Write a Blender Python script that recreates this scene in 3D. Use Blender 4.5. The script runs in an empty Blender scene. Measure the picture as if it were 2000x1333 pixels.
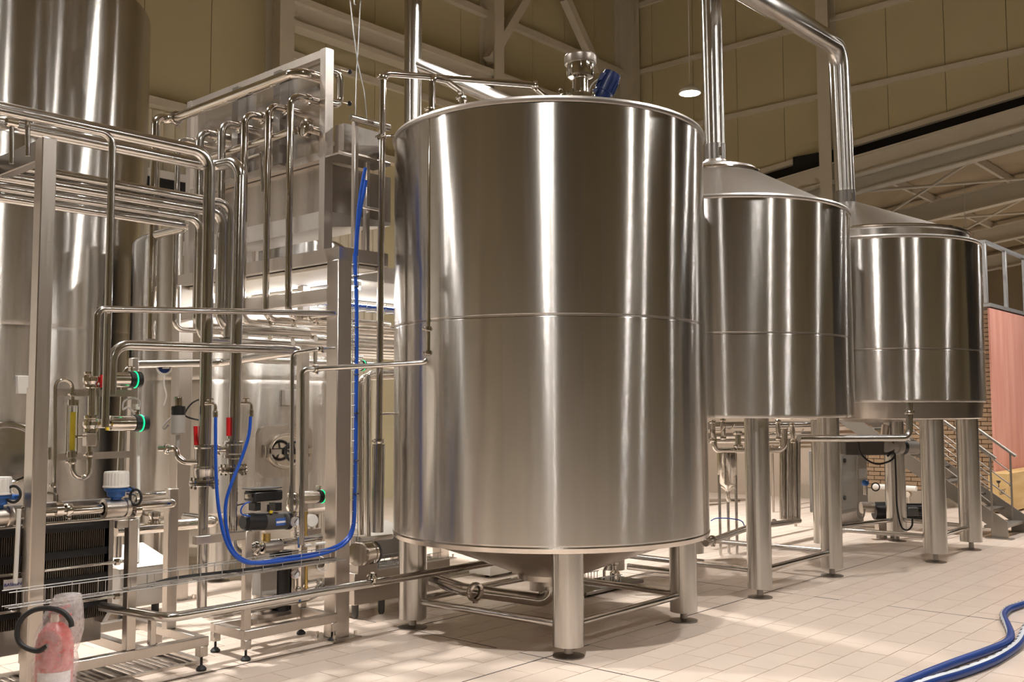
import bpy, bmesh, math, random
from mathutils import Vector, Matrix
random.seed(7)
PI = math.pi
SC = bpy.context.scene
COL = SC.collection
# ------------------------------------------------------------------ camera
# The plant stands square to the axes: X runs along the row of vessels, Y runs away from the aisle, Z is up.
FPX, PITCH, ROLL, HEAD, EYE = 1930.0, 0.0715, -0.004, 0.726, 1.65
_fw = Vector((math.cos(HEAD), math.sin(HEAD), 0)); _rt = Vector((math.sin(HEAD), -math.cos(HEAD), 0))
_f3 = _fw*math.cos(PITCH) + Vector((0, 0, 1))*math.sin(PITCH)
_u3 = Vector((0, 0, 1))*math.cos(PITCH) - _fw*math.sin(PITCH)
_ix = _rt*math.cos(ROLL) + _u3*math.sin(ROLL)
_iu = _u3*math.cos(ROLL) - _rt*math.sin(ROLL)
CAM = Vector((0, 0, EYE))
cam = bpy.data.cameras.new('camera'); camo = bpy.data.objects.new('camera', cam); COL.objects.link(camo)
cam.sensor_width = 36; cam.sensor_fit = 'HORIZONTAL'; cam.lens = FPX/2000*36; cam.clip_end = 200; cam.clip_start = .05
M = Matrix((_ix, _iu, -_f3)).transposed().to_4x4(); M.translation = CAM; camo.matrix_world = M
SC.camera = camo
def P(x, y, X=None, Y=None, Z=None, D=None):
    """World point seen at photo pixel (x, y) on the plane X=, Y= or Z=, or at depth D."""
    r = _f3 + _ix*((x-1000)/FPX) - _iu*((y-666.5)/FPX)
    if X is not None: t = X/r.x
    elif Y is not None: t = Y/r.y
    elif Z is not None: t = (Z-EYE)/r.z
    else: t = D/r.dot(_fw)
    return CAM + r*t
def px(p):
    q = Vector(p)-CAM; d = q.dot(_f3)
    return (1000+FPX*q.dot(_ix)/d, 666.5-FPX*q.dot(_iu)/d)
# ------------------------------------------------------------------ world, exposure
w = bpy.data.worlds.new('World'); SC.world = w; w.use_nodes = True
w.node_tree.nodes['Background'].inputs[0].default_value = (.5, .45, .38, 1)
w.node_tree.nodes['Background'].inputs[1].default_value = .02
SC.view_settings.view_transform = 'Standard'; SC.view_settings.look = 'None'
SC.view_settings.gamma = 1; SC.view_settings.use_curve_mapping = False
SC.view_settings.exposure = 0.14
LAMP_E = 350.0          # radiance of a high bay lens
LAMP_W = 92.0          # its beam, in watts
TUBE_E = 26.0           # radiance of the strip lights under the mezzanine
LAMPS = [(-2, -2.6), (6.85, -2.6), (8.95, -2.6), (14, -2.6), (3, 2.6), (8, 2.6), (13, 2.6), (18, 2.6), (3, 7.85), (8, 7.85), (13, 7.85), (-2, 11), (25, 1.5), (25, 7.5), (31, 1.5), (31, 7.5)]  # unseen lamps by the lining and in the lower hall are added light
LAMP_Z = 6.55
# ------------------------------------------------------------------ materials
MATS = {}
def nodes(name):
    m = bpy.data.materials.new(name); m.use_nodes = True
    t = m.node_tree; b = t.nodes['Principled BSDF']
    return m, t, b
def N(t, typ, **k):
    n = t.nodes.new(typ)
    for a, v in k.items():
        if hasattr(n, a): setattr(n, a, v)
        else: n.inputs[a].default_value = v
    return n
def coord(t, kind='Object', scale=(1, 1, 1)):
    c = N(t, 'ShaderNodeTexCoord'); m = N(t, 'ShaderNodeMapping'); m.inputs['Scale'].default_value = scale
    t.links.new(c.outputs[kind], m.inputs[0]); return m.outputs[0]
def steel(name, col, rough, scale=(40, 40, 1.2), rvar=.08, aniso=0.0, bump=0.0, cvar=.06):
    m, t, b = nodes(name)
    b.inputs['Metallic'].default_value = 1
    v = coord(t, 'Object', scale)
    n = N(t, 'ShaderNodeTexNoise'); n.inputs['Scale'].default_value = 1; n.inputs['Detail'].default_value = 4
    t.links.new(v, n.inputs['Vector'])
    r = N(t, 'ShaderNodeMapRange'); r.inputs[3].default_value = max(.02, rough-rvar); r.inputs[4].default_value = rough+rvar
    t.links.new(n.outputs[0], r.inputs[0]); t.links.new(r.outputs[0], b.inputs['Roughness'])
    mx = N(t, 'ShaderNodeMix', data_type='RGBA')
    mx.inputs[6].default_value = (*[c*(1-cvar) for c in col], 1); mx.inputs[7].default_value = (*[min(1, c*(1+cvar)) for c in col], 1)
    t.links.new(n.outputs[0], mx.inputs[0]); t.links.new(mx.outputs[2], b.inputs['Base Color'])
    if aniso >= .9:
        # fine drawn scratches: they tip the surface up and down at random, and the sheet is a little wavy sideways
        g = N(t, 'ShaderNodeNewGeometry'); wn = N(t, 'ShaderNodeTexWhiteNoise', noise_dimensions='3D')
        sc_ = N(t, 'ShaderNodeVectorMath', operation='SCALE'); sc_.inputs['Scale'].default_value = 977.0
        t.links.new(g.outputs['Position'], sc_.inputs[0]); t.links.new(sc_.outputs[0], wn.inputs['Vector'])
        a1 = N(t, 'ShaderNodeMath', operation='MULTIPLY_ADD'); a1.inputs[1].default_value = 2; a1.inputs[2].default_value = -1; t.links.new(wn.outputs['Value'], a1.inputs[0])
        a2 = N(t, 'ShaderNodeMath', operation='POWER'); a2.inputs[1].default_value = 3; t.links.new(a1.outputs[0], a2.inputs[0])
        a3 = N(t, 'ShaderNodeMath', operation='MULTIPLY'); a3.inputs[1].default_value = .42; t.links.new(a2.outputs[0], a3.inputs[0])
        cz = N(t, 'ShaderNodeCombineXYZ'); t.links.new(a3.outputs[0], cz.inputs['Z'])
        n3 = N(t, 'ShaderNodeTexNoise'); n3.inputs['Scale'].default_value = 1; n3.inputs['Detail'].default_value = 3
        t.links.new(coord(t, 'Object', (7, 7, .3)), n3.inputs['Vector'])
        b1 = N(t, 'ShaderNodeMath', operation='MULTIPLY_ADD'); b1.inputs[1].default_value = .07; b1.inputs[2].default_value = -.035; t.links.new(n3.outputs[0], b1.inputs[0])
        cr = N(t, 'ShaderNodeVectorMath', operation='CROSS_PRODUCT'); cr.inputs[1].default_value = (0, 0, 1); t.links.new(g.outputs['Normal'], cr.inputs[0])
        s2 = N(t, 'ShaderNodeVectorMath', operation='SCALE'); t.links.new(cr.outputs[0], s2.inputs[0]); t.links.new(b1.outputs[0], s2.inputs['Scale'])
        v1 = N(t, 'ShaderNodeVectorMath', operation='ADD'); t.links.new(g.outputs['Normal'], v1.inputs[0]); t.links.new(cz.outputs[0], v1.inputs[1])
        v2_ = N(t, 'ShaderNodeVectorMath', operation='ADD'); t.links.new(v1.outputs[0], v2_.inputs[0]); t.links.new(s2.outputs[0], v2_.inputs[1])
        v3 = N(t, 'ShaderNodeVectorMath', operation='NORMALIZE'); t.links.new(v2_.outputs[0], v3.inputs[0]); t.links.new(v3.outputs[0], b.inputs['Normal'])
    if aniso:
        b.inputs['Anisotropic'].default_value = aniso; b.inputs['Anisotropic Rotation'].default_value = .25
        tg = N(t, 'ShaderNodeTangent', direction_type='RADIAL', axis='Z'); t.links.new(tg.outputs[0], b.inputs['Tangent'])
    if bump:
        v2 = coord(t, 'Object', (1.3, 1.3, .55))
        n2 = N(t, 'ShaderNodeTexNoise'); n2.inputs['Scale'].default_value = 1.6; n2.inputs['Detail'].default_value = 1
        t.links.new(v2, n2.inputs['Vector'])
        bp = N(t, 'ShaderNodeBump'); bp.inputs['Strength'].default_value = bump; bp.inputs['Distance'].default_value = .05
        t.links.new(n2.outputs[0], bp.inputs['Height']); t.links.new(bp.outputs[0], b.inputs['Normal'])
    MATS[name] = m; return m
def plain(name, col, rough=.5, metal=0, noise=.06, nscale=8, emit=0, spec=.5):
    m, t, b = nodes(name)
    b.inputs['Metallic'].default_value = metal; b.inputs['Roughness'].default_value = rough
    b.inputs['Specular IOR Level'].default_value = spec
    n = N(t, 'ShaderNodeTexNoise'); n.inputs['Scale'].default_value = nscale; n.inputs['Detail'].default_value = 3
    t.links.new(coord(t), n.inputs['Vector'])
    mx = N(t, 'ShaderNodeMix', data_type='RGBA')
    mx.inputs[6].default_value = (*[c*(1-noise) for c in col], 1); mx.inputs[7].default_value = (*[min(1, c*(1+noise)) for c in col], 1)
    t.links.new(n.outputs[0], mx.inputs[0]); t.links.new(mx.outputs[2], b.inputs['Base Color'])
    if emit:
        b.inputs['Emission Color'].default_value = (*col, 1); b.inputs['Emission Strength'].default_value = emit
    MATS[name] = m; return m
SB = (.62, .60, .57)
steel('steel_shell', SB, .19, (26, 26, .5), .03, .95, .0, .05)
steel('steel_pipe', SB, .17, (14, 14, 14), .05)
steel('steel_bright', (.72, .68, .63), .1, (20, 20, 20), .04)
steel('dark_reflection', (.16, .15, .145), .06, (20, 20, 20), .02)  # dark reflections put into the colour, for a polished steel hatch door
steel('steel_satin', (.60, .55, .50), .34, (60, 60, 3), .08)
steel('steel_leg', SB, .26, (50, 50, .6), .015, .8, 0, .025)
steel('steel_sheet', (.62, .575, .53), .23, (30, 30, 3), .06)
steel('steel_cone', (.72, .69, .66), .36, (20, 20, 20), .05)
steel('steel_dark', (.34, .32, .30), .3, (30, 30, 4), .06)
steel('zinc', (.50, .50, .50), .42, (18, 18, 18), .1, cvar=.18)
steel('stair_steel', (.36, .335, .30), .42, (18, 18, 18), .08)
steel('brass', (.62, .45, .16), .3, (18, 18, 18), .06)
plain('black_plastic', (.012, .012, .013), .38)
plain('black_rubber', (.015, .015, .016), .6)
plain('grey_plastic', (.36, .34, .31), .5)
plain('plate_dark', (.17, .14, .11), .5, .4)
plain('grey_dark', (.085, .08, .075), .4)
plain('pale_plastic', (.72, .70, .66), .45)
plain('cab_grey', (.22, .21, .19), .45)
plain('white_box', (.82, .80, .75), .45)
plain('blue_paint', (.012, .028, .115), .35)
plain('blue_hose', (.012, .075, .42), .3)
plain('hose_navy', (.012, .05, .24), .38)
plain('blue_cap', (.02, .11, .38), .4)
plain('red_grip', (.55, .012, .015), .35)
plain('cream_steel', (.70, .65, .54), .45, noise=.04)
plain('cream_panel', (.62, .555, .35), .5, noise=.05, nscale=.7)
plain('pale_ribbed', (.78, .72, .58), .5, noise=.04)
plain('roof_sheet', (.42, .34, .22), .6, noise=.08, nscale=1.2)
plain('dark_gap', (.012, .012, .012), .8)
plain('soffit', (.78, .74, .66), .6)
plain('lamp_lens', (1.0, .955, .91), .4, noise=0, emit=LAMP_E)
plain('tube_lens', (1.0, .98, .95), .4, noise=0, emit=TUBE_E)
plain('led_green', (.0, .80, .25), .4, noise=0, emit=1.6)
plain('grout', (.52, .43, .35), .8)
plain('hose_print', (.62, .66, .72), .45)
plain('sign_white', (.78, .77, .80), .5)
plain('sign_blue', (.03, .05, .35), .5)
plain('label_blue', (.05, .13, .42), .4)
plain('yellow', (.75, .55, .03), .4)
plain('skirting', (.40, .34, .27), .5)
plain('amber_cover', (.85, .42, .05), .4)
def wood(name, c1, c2, scale, rough=.6):
    m, t, b = nodes(name); b.inputs['Roughness'].default_value = rough
    n = N(t, 'ShaderNodeTexNoise'); n.inputs['Scale'].default_value = 1; n.inputs['Detail'].default_value = 6
    t.links.new(coord(t, 'Object', scale), n.inputs['Vector'])
    r = N(t, 'ShaderNodeValToRGB'); r.color_ramp.elements[0].position = .35; r.color_ramp.elements[1].position = .68
    r.color_ramp.elements[0].color = (*c1, 1); r.color_ramp.elements[1].color = (*c2, 1)
    t.links.new(n.outputs[0], r.inputs[0]); t.links.new(r.outputs[0], b.inputs['Base Color'])
    MATS[name] = m
wood('red_board', (.66, .29, .22), (.76, .38, .30), (5, 5, .6))
wood('plywood', (.58, .38, .15), (.72, .52, .25), (.8, .8, 9))
def island_mat(name, cols, rough, spec=.4):
    m, t, b = nodes(name); b.inputs['Roughness'].default_value = rough; b.inputs['Specular IOR Level'].default_value = spec
    g = N(t, 'ShaderNodeNewGeometry'); o = N(t, 'ShaderNodeObjectInfo')
    a = N(t, 'ShaderNodeMath', operation='ADD'); f = N(t, 'ShaderNodeMath', operation='FRACT')
    t.links.new(g.outputs['Random Per Island'], a.inputs[0]); t.links.new(o.outputs['Random'], a.inputs[1]); t.links.new(a.outputs[0], f.inputs[0])
    r = N(t, 'ShaderNodeValToRGB'); e = r.color_ramp.elements
    for i, c in enumerate(cols):
        q = e[i] if i < 2 else e.new(0)
        q.position = i/(len(cols)-1); q.color = (*c, 1)
    t.links.new(f.outputs[0], r.inputs[0])
    n = N(t, 'ShaderNodeTexNoise'); n.inputs['Scale'].default_value = 3.0; n.inputs['Detail'].default_value = 5
    t.links.new(g.outputs['Position'], n.inputs['Vector'])
    hs = N(t, 'ShaderNodeHueSaturation'); mr = N(t, 'ShaderNodeMapRange'); mr.inputs[3].default_value = .9; mr.inputs[4].default_value = 1.1
    t.links.new(n.outputs[0], mr.inputs[0]); t.links.new(mr.outputs[0], hs.inputs['Value']); t.links.new(r.outputs[0], hs.inputs['Color'])
    t.links.new(hs.outputs[0], b.inputs['Base Color']); MATS[name] = m
island_mat('floor_tile', [(.70, .585, .495), (.72, .60, .505), (.69, .57, .475), (.73, .62, .53)], .30)
island_mat('brick', [(.36, .25, .16), (.42, .31, .20), (.27, .19, .13), (.45, .33, .22), (.16, .14, .13), (.38, .26, .16)], .75, .2)
# ------------------------------------------------------------------ mesh builder
def ortho(d):
    d = d.normalized(); a = Vector((0, 0, 1)) if abs(d.z) < .9 else Vector((1, 0, 0))
    u = d.cross(a).normalized(); return d, u, d.cross(u).normalized()
def fillet(pts, bend, seg=7):
    """Round the corners of a pipe run."""
    pts = [Vector(p) for p in pts]; out = [pts[0]]
    for i in range(1, len(pts)-1):
        a, b, c = pts[i-1], pts[i], pts[i+1]
        d0 = (a-b); d1 = (c-b); l = min(d0.length*.49 if i > 1 else d0.length*.95, d1.length*.49 if i < len(pts)-2 else d1.length*.95)
        d0.normalize(); d1.normalize(); ang = d0.angle(d1, PI)
        if ang > 3.05: out.append(b); continue
        cut = min(bend/math.tan(ang/2), l); r = cut*math.tan(ang/2)
        bis = (d0+d1).normalized(); cen = b + bis*(r/math.sin(ang/2))
        s = b+d0*cut; e = b+d1*cut; v0 = s-cen; v1 = e-cen; th = v0.angle(v1)
        for k in range(seg+1):
            f = k/seg
            out.append(cen + (v0*math.sin((1-f)*th)+v1*math.sin(f*th))/max(1e-6, math.sin(th)))
    out.append(pts[-1]); return out
def smooth_path(pts, n=8):
    """Catmull-Rom through the points, for hoses and cables."""
    p = [Vector(q) for q in pts]; p = [p[0]*2-p[1]] + p + [p[-1]*2-p[-2]]; out = []
    for i in range(1, len(p)-2):
        for k in range(n):
            t = k/n
            out.append(.5*((2*p[i]) + (p[i+1]-p[i-1])*t + (2*p[i-1]-5*p[i]+4*p[i+1]-p[i+2])*t*t + (3*p[i]-p[i-1]-3*p[i+1]+p[i+2])*t**3))
    out.append(p[-2]); return out
class G:
    def __init__(s): s.b = bmesh.new()
    def quad8(s, v):
        v = [s.b.verts.new(q) for q in v]
        for f in ((0, 3, 2, 1), (4, 5, 6, 7), (0, 1, 5, 4), (1, 2, 6, 5), (2, 3, 7, 6), (3, 0, 4, 7)): s.b.faces.new([v[i] for i in f])
        return s
    def box(s, x0, x1, y0, y1, z0, z1):
        return s.quad8([(x0, y0, z0), (x1, y0, z0), (x1, y1, z0), (x0, y1, z0), (x0, y0, z1), (x1, y0, z1), (x1, y1, z1), (x0, y1, z1)])
    def obox(s, c, ax, h):
        c = Vector(c); a = [Vector(q).normalized()*k for q, k in zip(ax, h)]
        return s.quad8([c-a[0]-a[1]-a[2], c+a[0]-a[1]-a[2], c+a[0]+a[1]-a[2], c-a[0]+a[1]-a[2], c-a[0]-a[1]+a[2], c+a[0]-a[1]+a[2], c+a[0]+a[1]+a[2], c-a[0]+a[1]+a[2]])
    def beam(s, p0, p1, w, h, up=(0, 0, 1)):
        p0 = Vector(p0); p1 = Vector(p1); d = (p1-p0); u = Vector(up); sd = d.cross(u).normalized(); uu = sd.cross(d).normalized()
        return s.obox((p0+p1)/2, (d, sd, uu), (d.length/2, w/2, h/2))
    def ring(s, c, u, v, r, n):
        return [s.b.verts.new(c+u*(r*math.cos(2*PI*i/n))+v*(r*math.sin(2*PI*i/n))) for i in range(n)]
    def skin(s, a, b):
        n = len(a)
        for i in range(n): s.b.faces.new((a[i], a[(i+1) % n], b[(i+1) % n], b[i]))
    def tube(s, pts, r, n=12, bend=None, caps=True, seg=6):
        pts = fillet(pts, bend, seg) if bend else [Vector(p) for p in pts]
        q = [pts[0]]
        for p in pts[1:]:
            if (p-q[-1]).length > 1e-5: q.append(p)
        pts = q; d, u, v = ortho(pts[1]-pts[0]); prev = None; rr = r if callable(r) else (lambda f: r)
        for i, p in enumerate(pts):
            t = (pts[min(i+1, len(pts)-1)]-pts[max(i-1, 0)]).normalized()
            u = (u-t*u.dot(t)).normalized(); v = t.cross(u)
            k = s.ring(p, u, v, rr(i/(len(pts)-1)), n)
            if prev: s.skin(prev, k)
            elif caps: s.b.faces.new(k[::-1])
            prev = k
        if caps: s.b.faces.new(prev)
        return s
    def cyl(s, p0, p1, r, r2=None, n=20, caps=True):
        p0 = Vector(p0); p1 = Vector(p1); d, u, v = ortho(p1-p0)
        a = s.ring(p0, u, v, r, n); b = s.ring(p1, u, v, r if r2 is None else r2, n); s.skin(a, b)
        if caps: s.b.faces.new(a[::-1]); s.b.faces.new(b)
        return s
    def lathe(s, prof, c=(0, 0, 0), ax=(0, 0, 1), n=32, closed=False):
        """prof: (radius, height along ax)"""
        c = Vector(c); d, u, v = ortho(Vector(ax)); prev = None; first = None
        for r, h in prof:
            k = [s.b.verts.new(c+d*h)] if r < 1e-6 else s.ring(c+d*h, u, v, r, n)
            if prev:
                if len(prev) == 1 and len(k) > 1:
                    for i in range(n): s.b.faces.new((prev[0], k[(i+1) % n], k[i]))
                elif len(k) == 1 and len(prev) > 1:
                    for i in range(n): s.b.faces.new((prev[i], prev[(i+1) % n], k[0]))
                elif len(k) > 1: s.skin(prev, k)
            else: first = k
            prev = k
        if closed: s.skin(prev, first)
        return s
    def torus(s, c, ax, R, r, n=24, m=8):
        return s.lathe([(R+r*math.cos(2*PI*i/m), r*math.sin(2*PI*i/m)) for i in range(m)], c, ax, n, True)
    def ball(s, c, r, n=12, m=7, sq=1):
        return s.lathe([(r*math.sin(PI*i/m) if 0 < i < m else 0, -r*sq*math.cos(PI*i/m)) for i in range(m+1)], c, (0, 0, 1), n)
    def prism(s, poly, off):
        """poly: list of points, extruded by the vector off."""
        off = Vector(off); a = [s.b.verts.new(Vector(p)) for p in poly]; b = [s.b.verts.new(Vector(p)+off) for p in poly]
        n = len(a)
        s.b.faces.new(a[::-1]); s.b.faces.new(b)
        for i in range(n): s.b.faces.new((a[i], a[(i+1) % n], b[(i+1) % n], b[i]))
        return s
    def bevel(s, w, seg=1):
        bmesh.ops.bevel(s.b, geom=s.b.edges[:], offset=w, segments=seg, affect='EDGES', profile=.5); return s
WLOC = {}
def build(g, name, mat, parent=None, origin=None, smooth=40):
    b = g.b
    bmesh.ops.recalc_face_normals(b, faces=b.faces)
    if origin is None:
        lo = [min(v.co[i] for v in b.verts) for i in range(3)]; hi = [max(v.co[i] for v in b.verts) for i in range(3)]
        origin = Vector(((lo[0]+hi[0])/2, (lo[1]+hi[1])/2, lo[2] if parent is None else (lo[2]+hi[2])/2))
    origin = Vector(origin)
    bmesh.ops.translate(b, verts=b.verts, vec=-origin)
    me = bpy.data.meshes.new(name); b.to_mesh(me); b.free()
    if smooth:
        me.shade_smooth(); me.set_sharp_from_angle(angle=math.radians(smooth))
    for m in (mat if isinstance(mat, (list, tuple)) else [mat]): me.materials.append(MATS[m])
    o = bpy.data.objects.new(name, me); COL.objects.link(o)
    if parent is not None:
        o.parent = parent; o.location = origin-WLOC[parent.name]
    else: o.location = origin
    WLOC[o.name] = origin
    return o
def tag(o, label, cat, group=None, kind=None):
    if label: o['label'] = label
    if cat: o['category'] = cat
    if group: o['group'] = group
    if kind: o['kind'] = kind
    return o
def thing(name, label, cat, loc, group=None):
    o = bpy.data.objects.new(name, None); COL.objects.link(o); o.location = Vector(loc); o.empty_display_size = .1
    WLOC[o.name] = Vector(loc); return tag(o, label, cat, group)
def solo(g, name, mat, label, cat, group=None, **k): return tag(build(g, name, mat, **k), label, cat, group)
def struct(g, name, mat, parent=None, **k):
    o = build(g, name, mat, parent, **k)
    if parent is None: o['kind'] = 'structure'
    return o
def mirror_copy(o, parent, loc):
    c = o.copy(); COL.objects.link(c); c.parent = parent; c.location = Vector(loc)-(WLOC[parent.name] if parent else Vector((0, 0, 0))); WLOC[c.name] = Vector(loc); return c
def add_clamp(parent, p, d, r):
    """Clamp union: two ferrule lips under a band with a wing nut."""
    p = Vector(p); d, u, v = ortho(Vector(d)); g = G()
    w = .012+r*.18
    g.lathe([(r*1.02, -w*1.1), (r*1.4, -w), (r*1.5, -w*.5), (r*1.5, w*.5), (r*1.4, w), (r*1.02, w*1.1)], p, d, 14)
    q = p+v*(r*1.55)
    g.cyl(q-u*.012, q+u*.018, .006+r*.08, n=6); g.ball(q+u*.02, .009+r*.1, 6, 4)
    return build(g, 'clamp', 'steel_bright', parent)
def pipe(label, pts, r, bend=None, clamps=(), mat='steel_pipe', cat='pipe', group=None, n=14, flanges=()):
    bend = bend if bend is not None else r*2.6
    o = solo(G().tube(pts, r, n, bend), 'pipe', mat, label, cat, group)
    for c in clamps: add_clamp(o, c[0], c[1], r)
    return o
def lerp(a, b, f): return Vector(a)*(1-f)+Vector(b)*f
# ------------------------------------------------------------------ hall
XW, YW, X0, Y0, ZC = 21.0, 14.6, -13.0, -13.0, 12.6
fl = struct(G().box(X0, 40, Y0, 26, -.25, -.004), 'floor', 'grout')
TX, TY, GAP = .425, .215, .0019
def tile_mesh(g, cx, cy):
    a, b = TX/2-GAP, TY/2-GAP
    v = [g.b.verts.new((cx+i*a, cy+j*b, -.02)) for i, j in ((-1, -1), (1, -1), (1, 1), (-1, 1))]
    k = .0012
    t = [g.b.verts.new((cx+i*(a-k), cy+j*(b-k), 0)) for i, j in ((-1, -1), (1, -1), (1, 1), (-1, 1))]
    g.b.faces.new(t)
    for i in range(4): g.b.faces.new((v[i], v[(i+1) % 4], t[(i+1) % 4], t[i]))
EXPJ_Y = (4.34, 5.73, 7.9)
tiles = []
for j in range(-40, 60):
    y = 4.34+TY*(j+.5)
    for i in range(-8, 80):
        x = 8.45+TX*(i-10+(.5 if j % 2 else 0)+.5)
        q = Vector((x, y, -EYE))
        if q.dot(_fw) < 2.0: continue
        u, v_ = px((x, y, 0))
        if -160 < u < 2160 and v_ < 1560:
            s = px((x+TX/2, y, 0)); e = px((x-TX/2, y, 0)); s2 = px((x, y+TY/2, 0)); e2 = px((x, y-TY/2, 0))
            area = abs((s[0]-e[0])*(s2[1]-e2[1])-(s[1]-e[1])*(s2[0]-e2[0]))
            inside = 0 < u < 2000 and v_ < 1333
            hid = (650 < u < 1400 and v_ < 1100) or u < 60
            tiles.append((-area if inside and not hid else 1, x, y))
tiles.sort()
tm = G(); tile_mesh(tm, 0, 0); first = None
for k, (a, x, y) in enumerate(tiles[:300]):
    if first is None:
        first = build(tm, 'floor_tile', 'floor_tile', fl, origin=(0, 0, 0)); o = first
    else:
        o = first.copy(); COL.objects.link(o)
    o.parent = fl; o.location = Vector((x, y, random.uniform(-.0008, .0008)))-WLOC[fl.name]
g = G()
for a, x, y in tiles[300:]: tile_mesh(g, x, y)
build(g, 'floor_tiles', 'floor_tile', fl, origin=(0, 0, 0))['kind'] = 'stuff'
# dark movement joints between the tile fields
for nm, (x0, x1, y0, y1) in {'a': (1.5, 20, 4.332, 4.342), 'b': (1.5, 9, 5.724, 5.736), 'c': (8.443, 8.453, 1, 10), 'd': (5.195, 5.205, 2.0, 8)}.items():
    build(G().box(x0, x1, y0, y1, -.01, .0006), 'expansion_joint', 'dark_gap', fl)
# far tiling round the back, too far off to tell its tiles apart
plain('far_tiling', (.66, .53, .41), .4)
build(G().box(X0, 40, Y0, 1.0, -.02, -.004), 'floor_field', 'far_tiling', fl)
build(G().box(X0, 40, 9.0, 26, -.02, -.0045), 'floor_field', 'far_tiling', fl)

# wall on the left: sandwich panels, rails and crane girder, in the plane Y = YW
wl = struct(G().box(X0, XW+.3, YW+.06, YW+.3, 0, ZC), 'wall_left', 'cream_panel')
PW = 1.2
x = 8.82-PW*3
while x < XW:
    for z0, z1 in ((0, 6.55), (6.57, ZC)):
        build(G().box(x+.006, min(x+PW, XW)-.006, YW, YW+.06, z0, z1), 'wall_panel', 'cream_panel', wl)
    x += PW
# ribbed pale cladding low on the left wall
g = G(); x = 5.2
while x < 12.4:
    g.prism([(x, YW-.005, 1), (x+.05, YW-.045, 1), (x+.13, YW-.045, 1), (x+.18, YW-.005, 1)], (0, 0, 5.5)); x += .2
o = build(g, 'ribbed_cladding', 'pale_ribbed', wl); o['kind'] = 'stuff'
def rail(name, x0, x1, z0, z1, d=.14, mat='cream_steel'):
    return build(G().box(x0, x1, YW-d, YW, z0, z1), name, mat, wl)
rail('wall_rail', 4, XW, 6.53, 6.66, .2)
build(G().box(-9, 3.9, YW-.05, YW-.002, .3, 6.3), 'reflector_lining', 'white_box', wl)  # unseen white panel added for the valve plate to reflect
rail('wall_rail', 10.1, XW, 8.05, 8.17, .1)
rail('wall_rail', 10.1, XW, 10.35, 10.5)
g = G()
g.box(10.1, XW, YW-.42, YW-.12, 8.94, 9.06).box(10.1, XW, YW-.3, YW-.24, 8.6, 8.96).box(10.1, XW, YW-.42, YW-.12, 8.5, 8.6)
build(g, 'crane_girder', 'cream_steel', wl)
build(G().box(5, 11.5, YW-.34, YW-.05, 5.34, 5.46), 'ledge_trim', 'pale_plastic', wl)
build(G().box(5, 11.5, YW-.3, YW-.02, 5.1, 5.34), 'ledge_shade', 'dark_gap', wl)  # near-black box paints the shade of the recess under the trim
for x in (4.55, 10.03, 15.56):
    g = G().box(x-.15, x+.15, YW-.46, YW-.43, 0, ZC).box(x-.15, x+.15, YW-.03, YW, 0, ZC).box(x-.012, x+.012, YW-.44, YW-.02, 0, ZC)
    build(g, 'wall_column', 'cream_steel', wl)
for a, b in (((1026, -2), (955, 118)), ((1104, -2), (1168, 140))):
    build(G().beam(P(*a, Y=YW-.3), P(*b, Y=YW-.3), .2, .2, (0, 1, 0)), 'brace', 'cream_steel', wl)

# wall on the right in the plane X = XW; its panels end on a sloping line where the lower hall opens
wr = struct(G().box(XW+.06, XW+.3, 10.2, YW+.3, 0, ZC), 'wall_right', 'cream_panel')
def zlow(y):
    a, b = P(1671, 287, X=XW), P(2000, 188, X=XW); return a.z+(b.z-a.z)*(y-a.y)/(b.y-a.y)
y = 7.78-PW*9
while y < YW-.1:
    y1 = min(y+PW, YW)
    z = zlow(y), zlow(y1)
    if y > 10.5: z = (0, 0)
    build(G().prism([(XW, y+.006, z[0]), (XW, y1-.006, z[1]), (XW, y1-.006, ZC), (XW, y+.006, ZC)], (.06, 0, 0)), 'wall_panel', 'cream_panel', wr)
    y = y1
for z in (10.42, 8.72, 12.2):
    build(G().box(XW-.08, XW, Y0, YW, z-.055, z+.055), 'wall_rail', 'cream_steel', wr)
build(G().prism([(XW-.1, 14.5, zlow(14.5)), (XW-.1, -5, zlow(-5)), (XW-.1, -5, zlow(-5)+.12), (XW-.1, 14.5, zlow(14.5)+.12)], (.1, 0, 0)), 'wall_rail', 'cream_steel', wr)
for px_ in (1614,):
    p = P(px_, 200, X=XW-.3)
    g = G().box(XW-.44, XW-.41, p.y-.14, p.y+.14, 0, ZC).box(XW-.42, XW-.02, p.y-.012, p.y+.012, 0, ZC).box(XW-.03, XW, p.y-.14, p.y+.14, 0, ZC)
    build(g, 'wall_column', 'cream_steel', wr)
build(G().box(XW-.5, XW-.1, YW-.5, YW-.47, 0, ZC).box(XW-.5, XW-.1, YW-.03, YW, 0, ZC).box(XW-.31, XW-.29, YW-.5, YW, 0, ZC), 'wall_column', 'cream_steel', wr)
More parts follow.
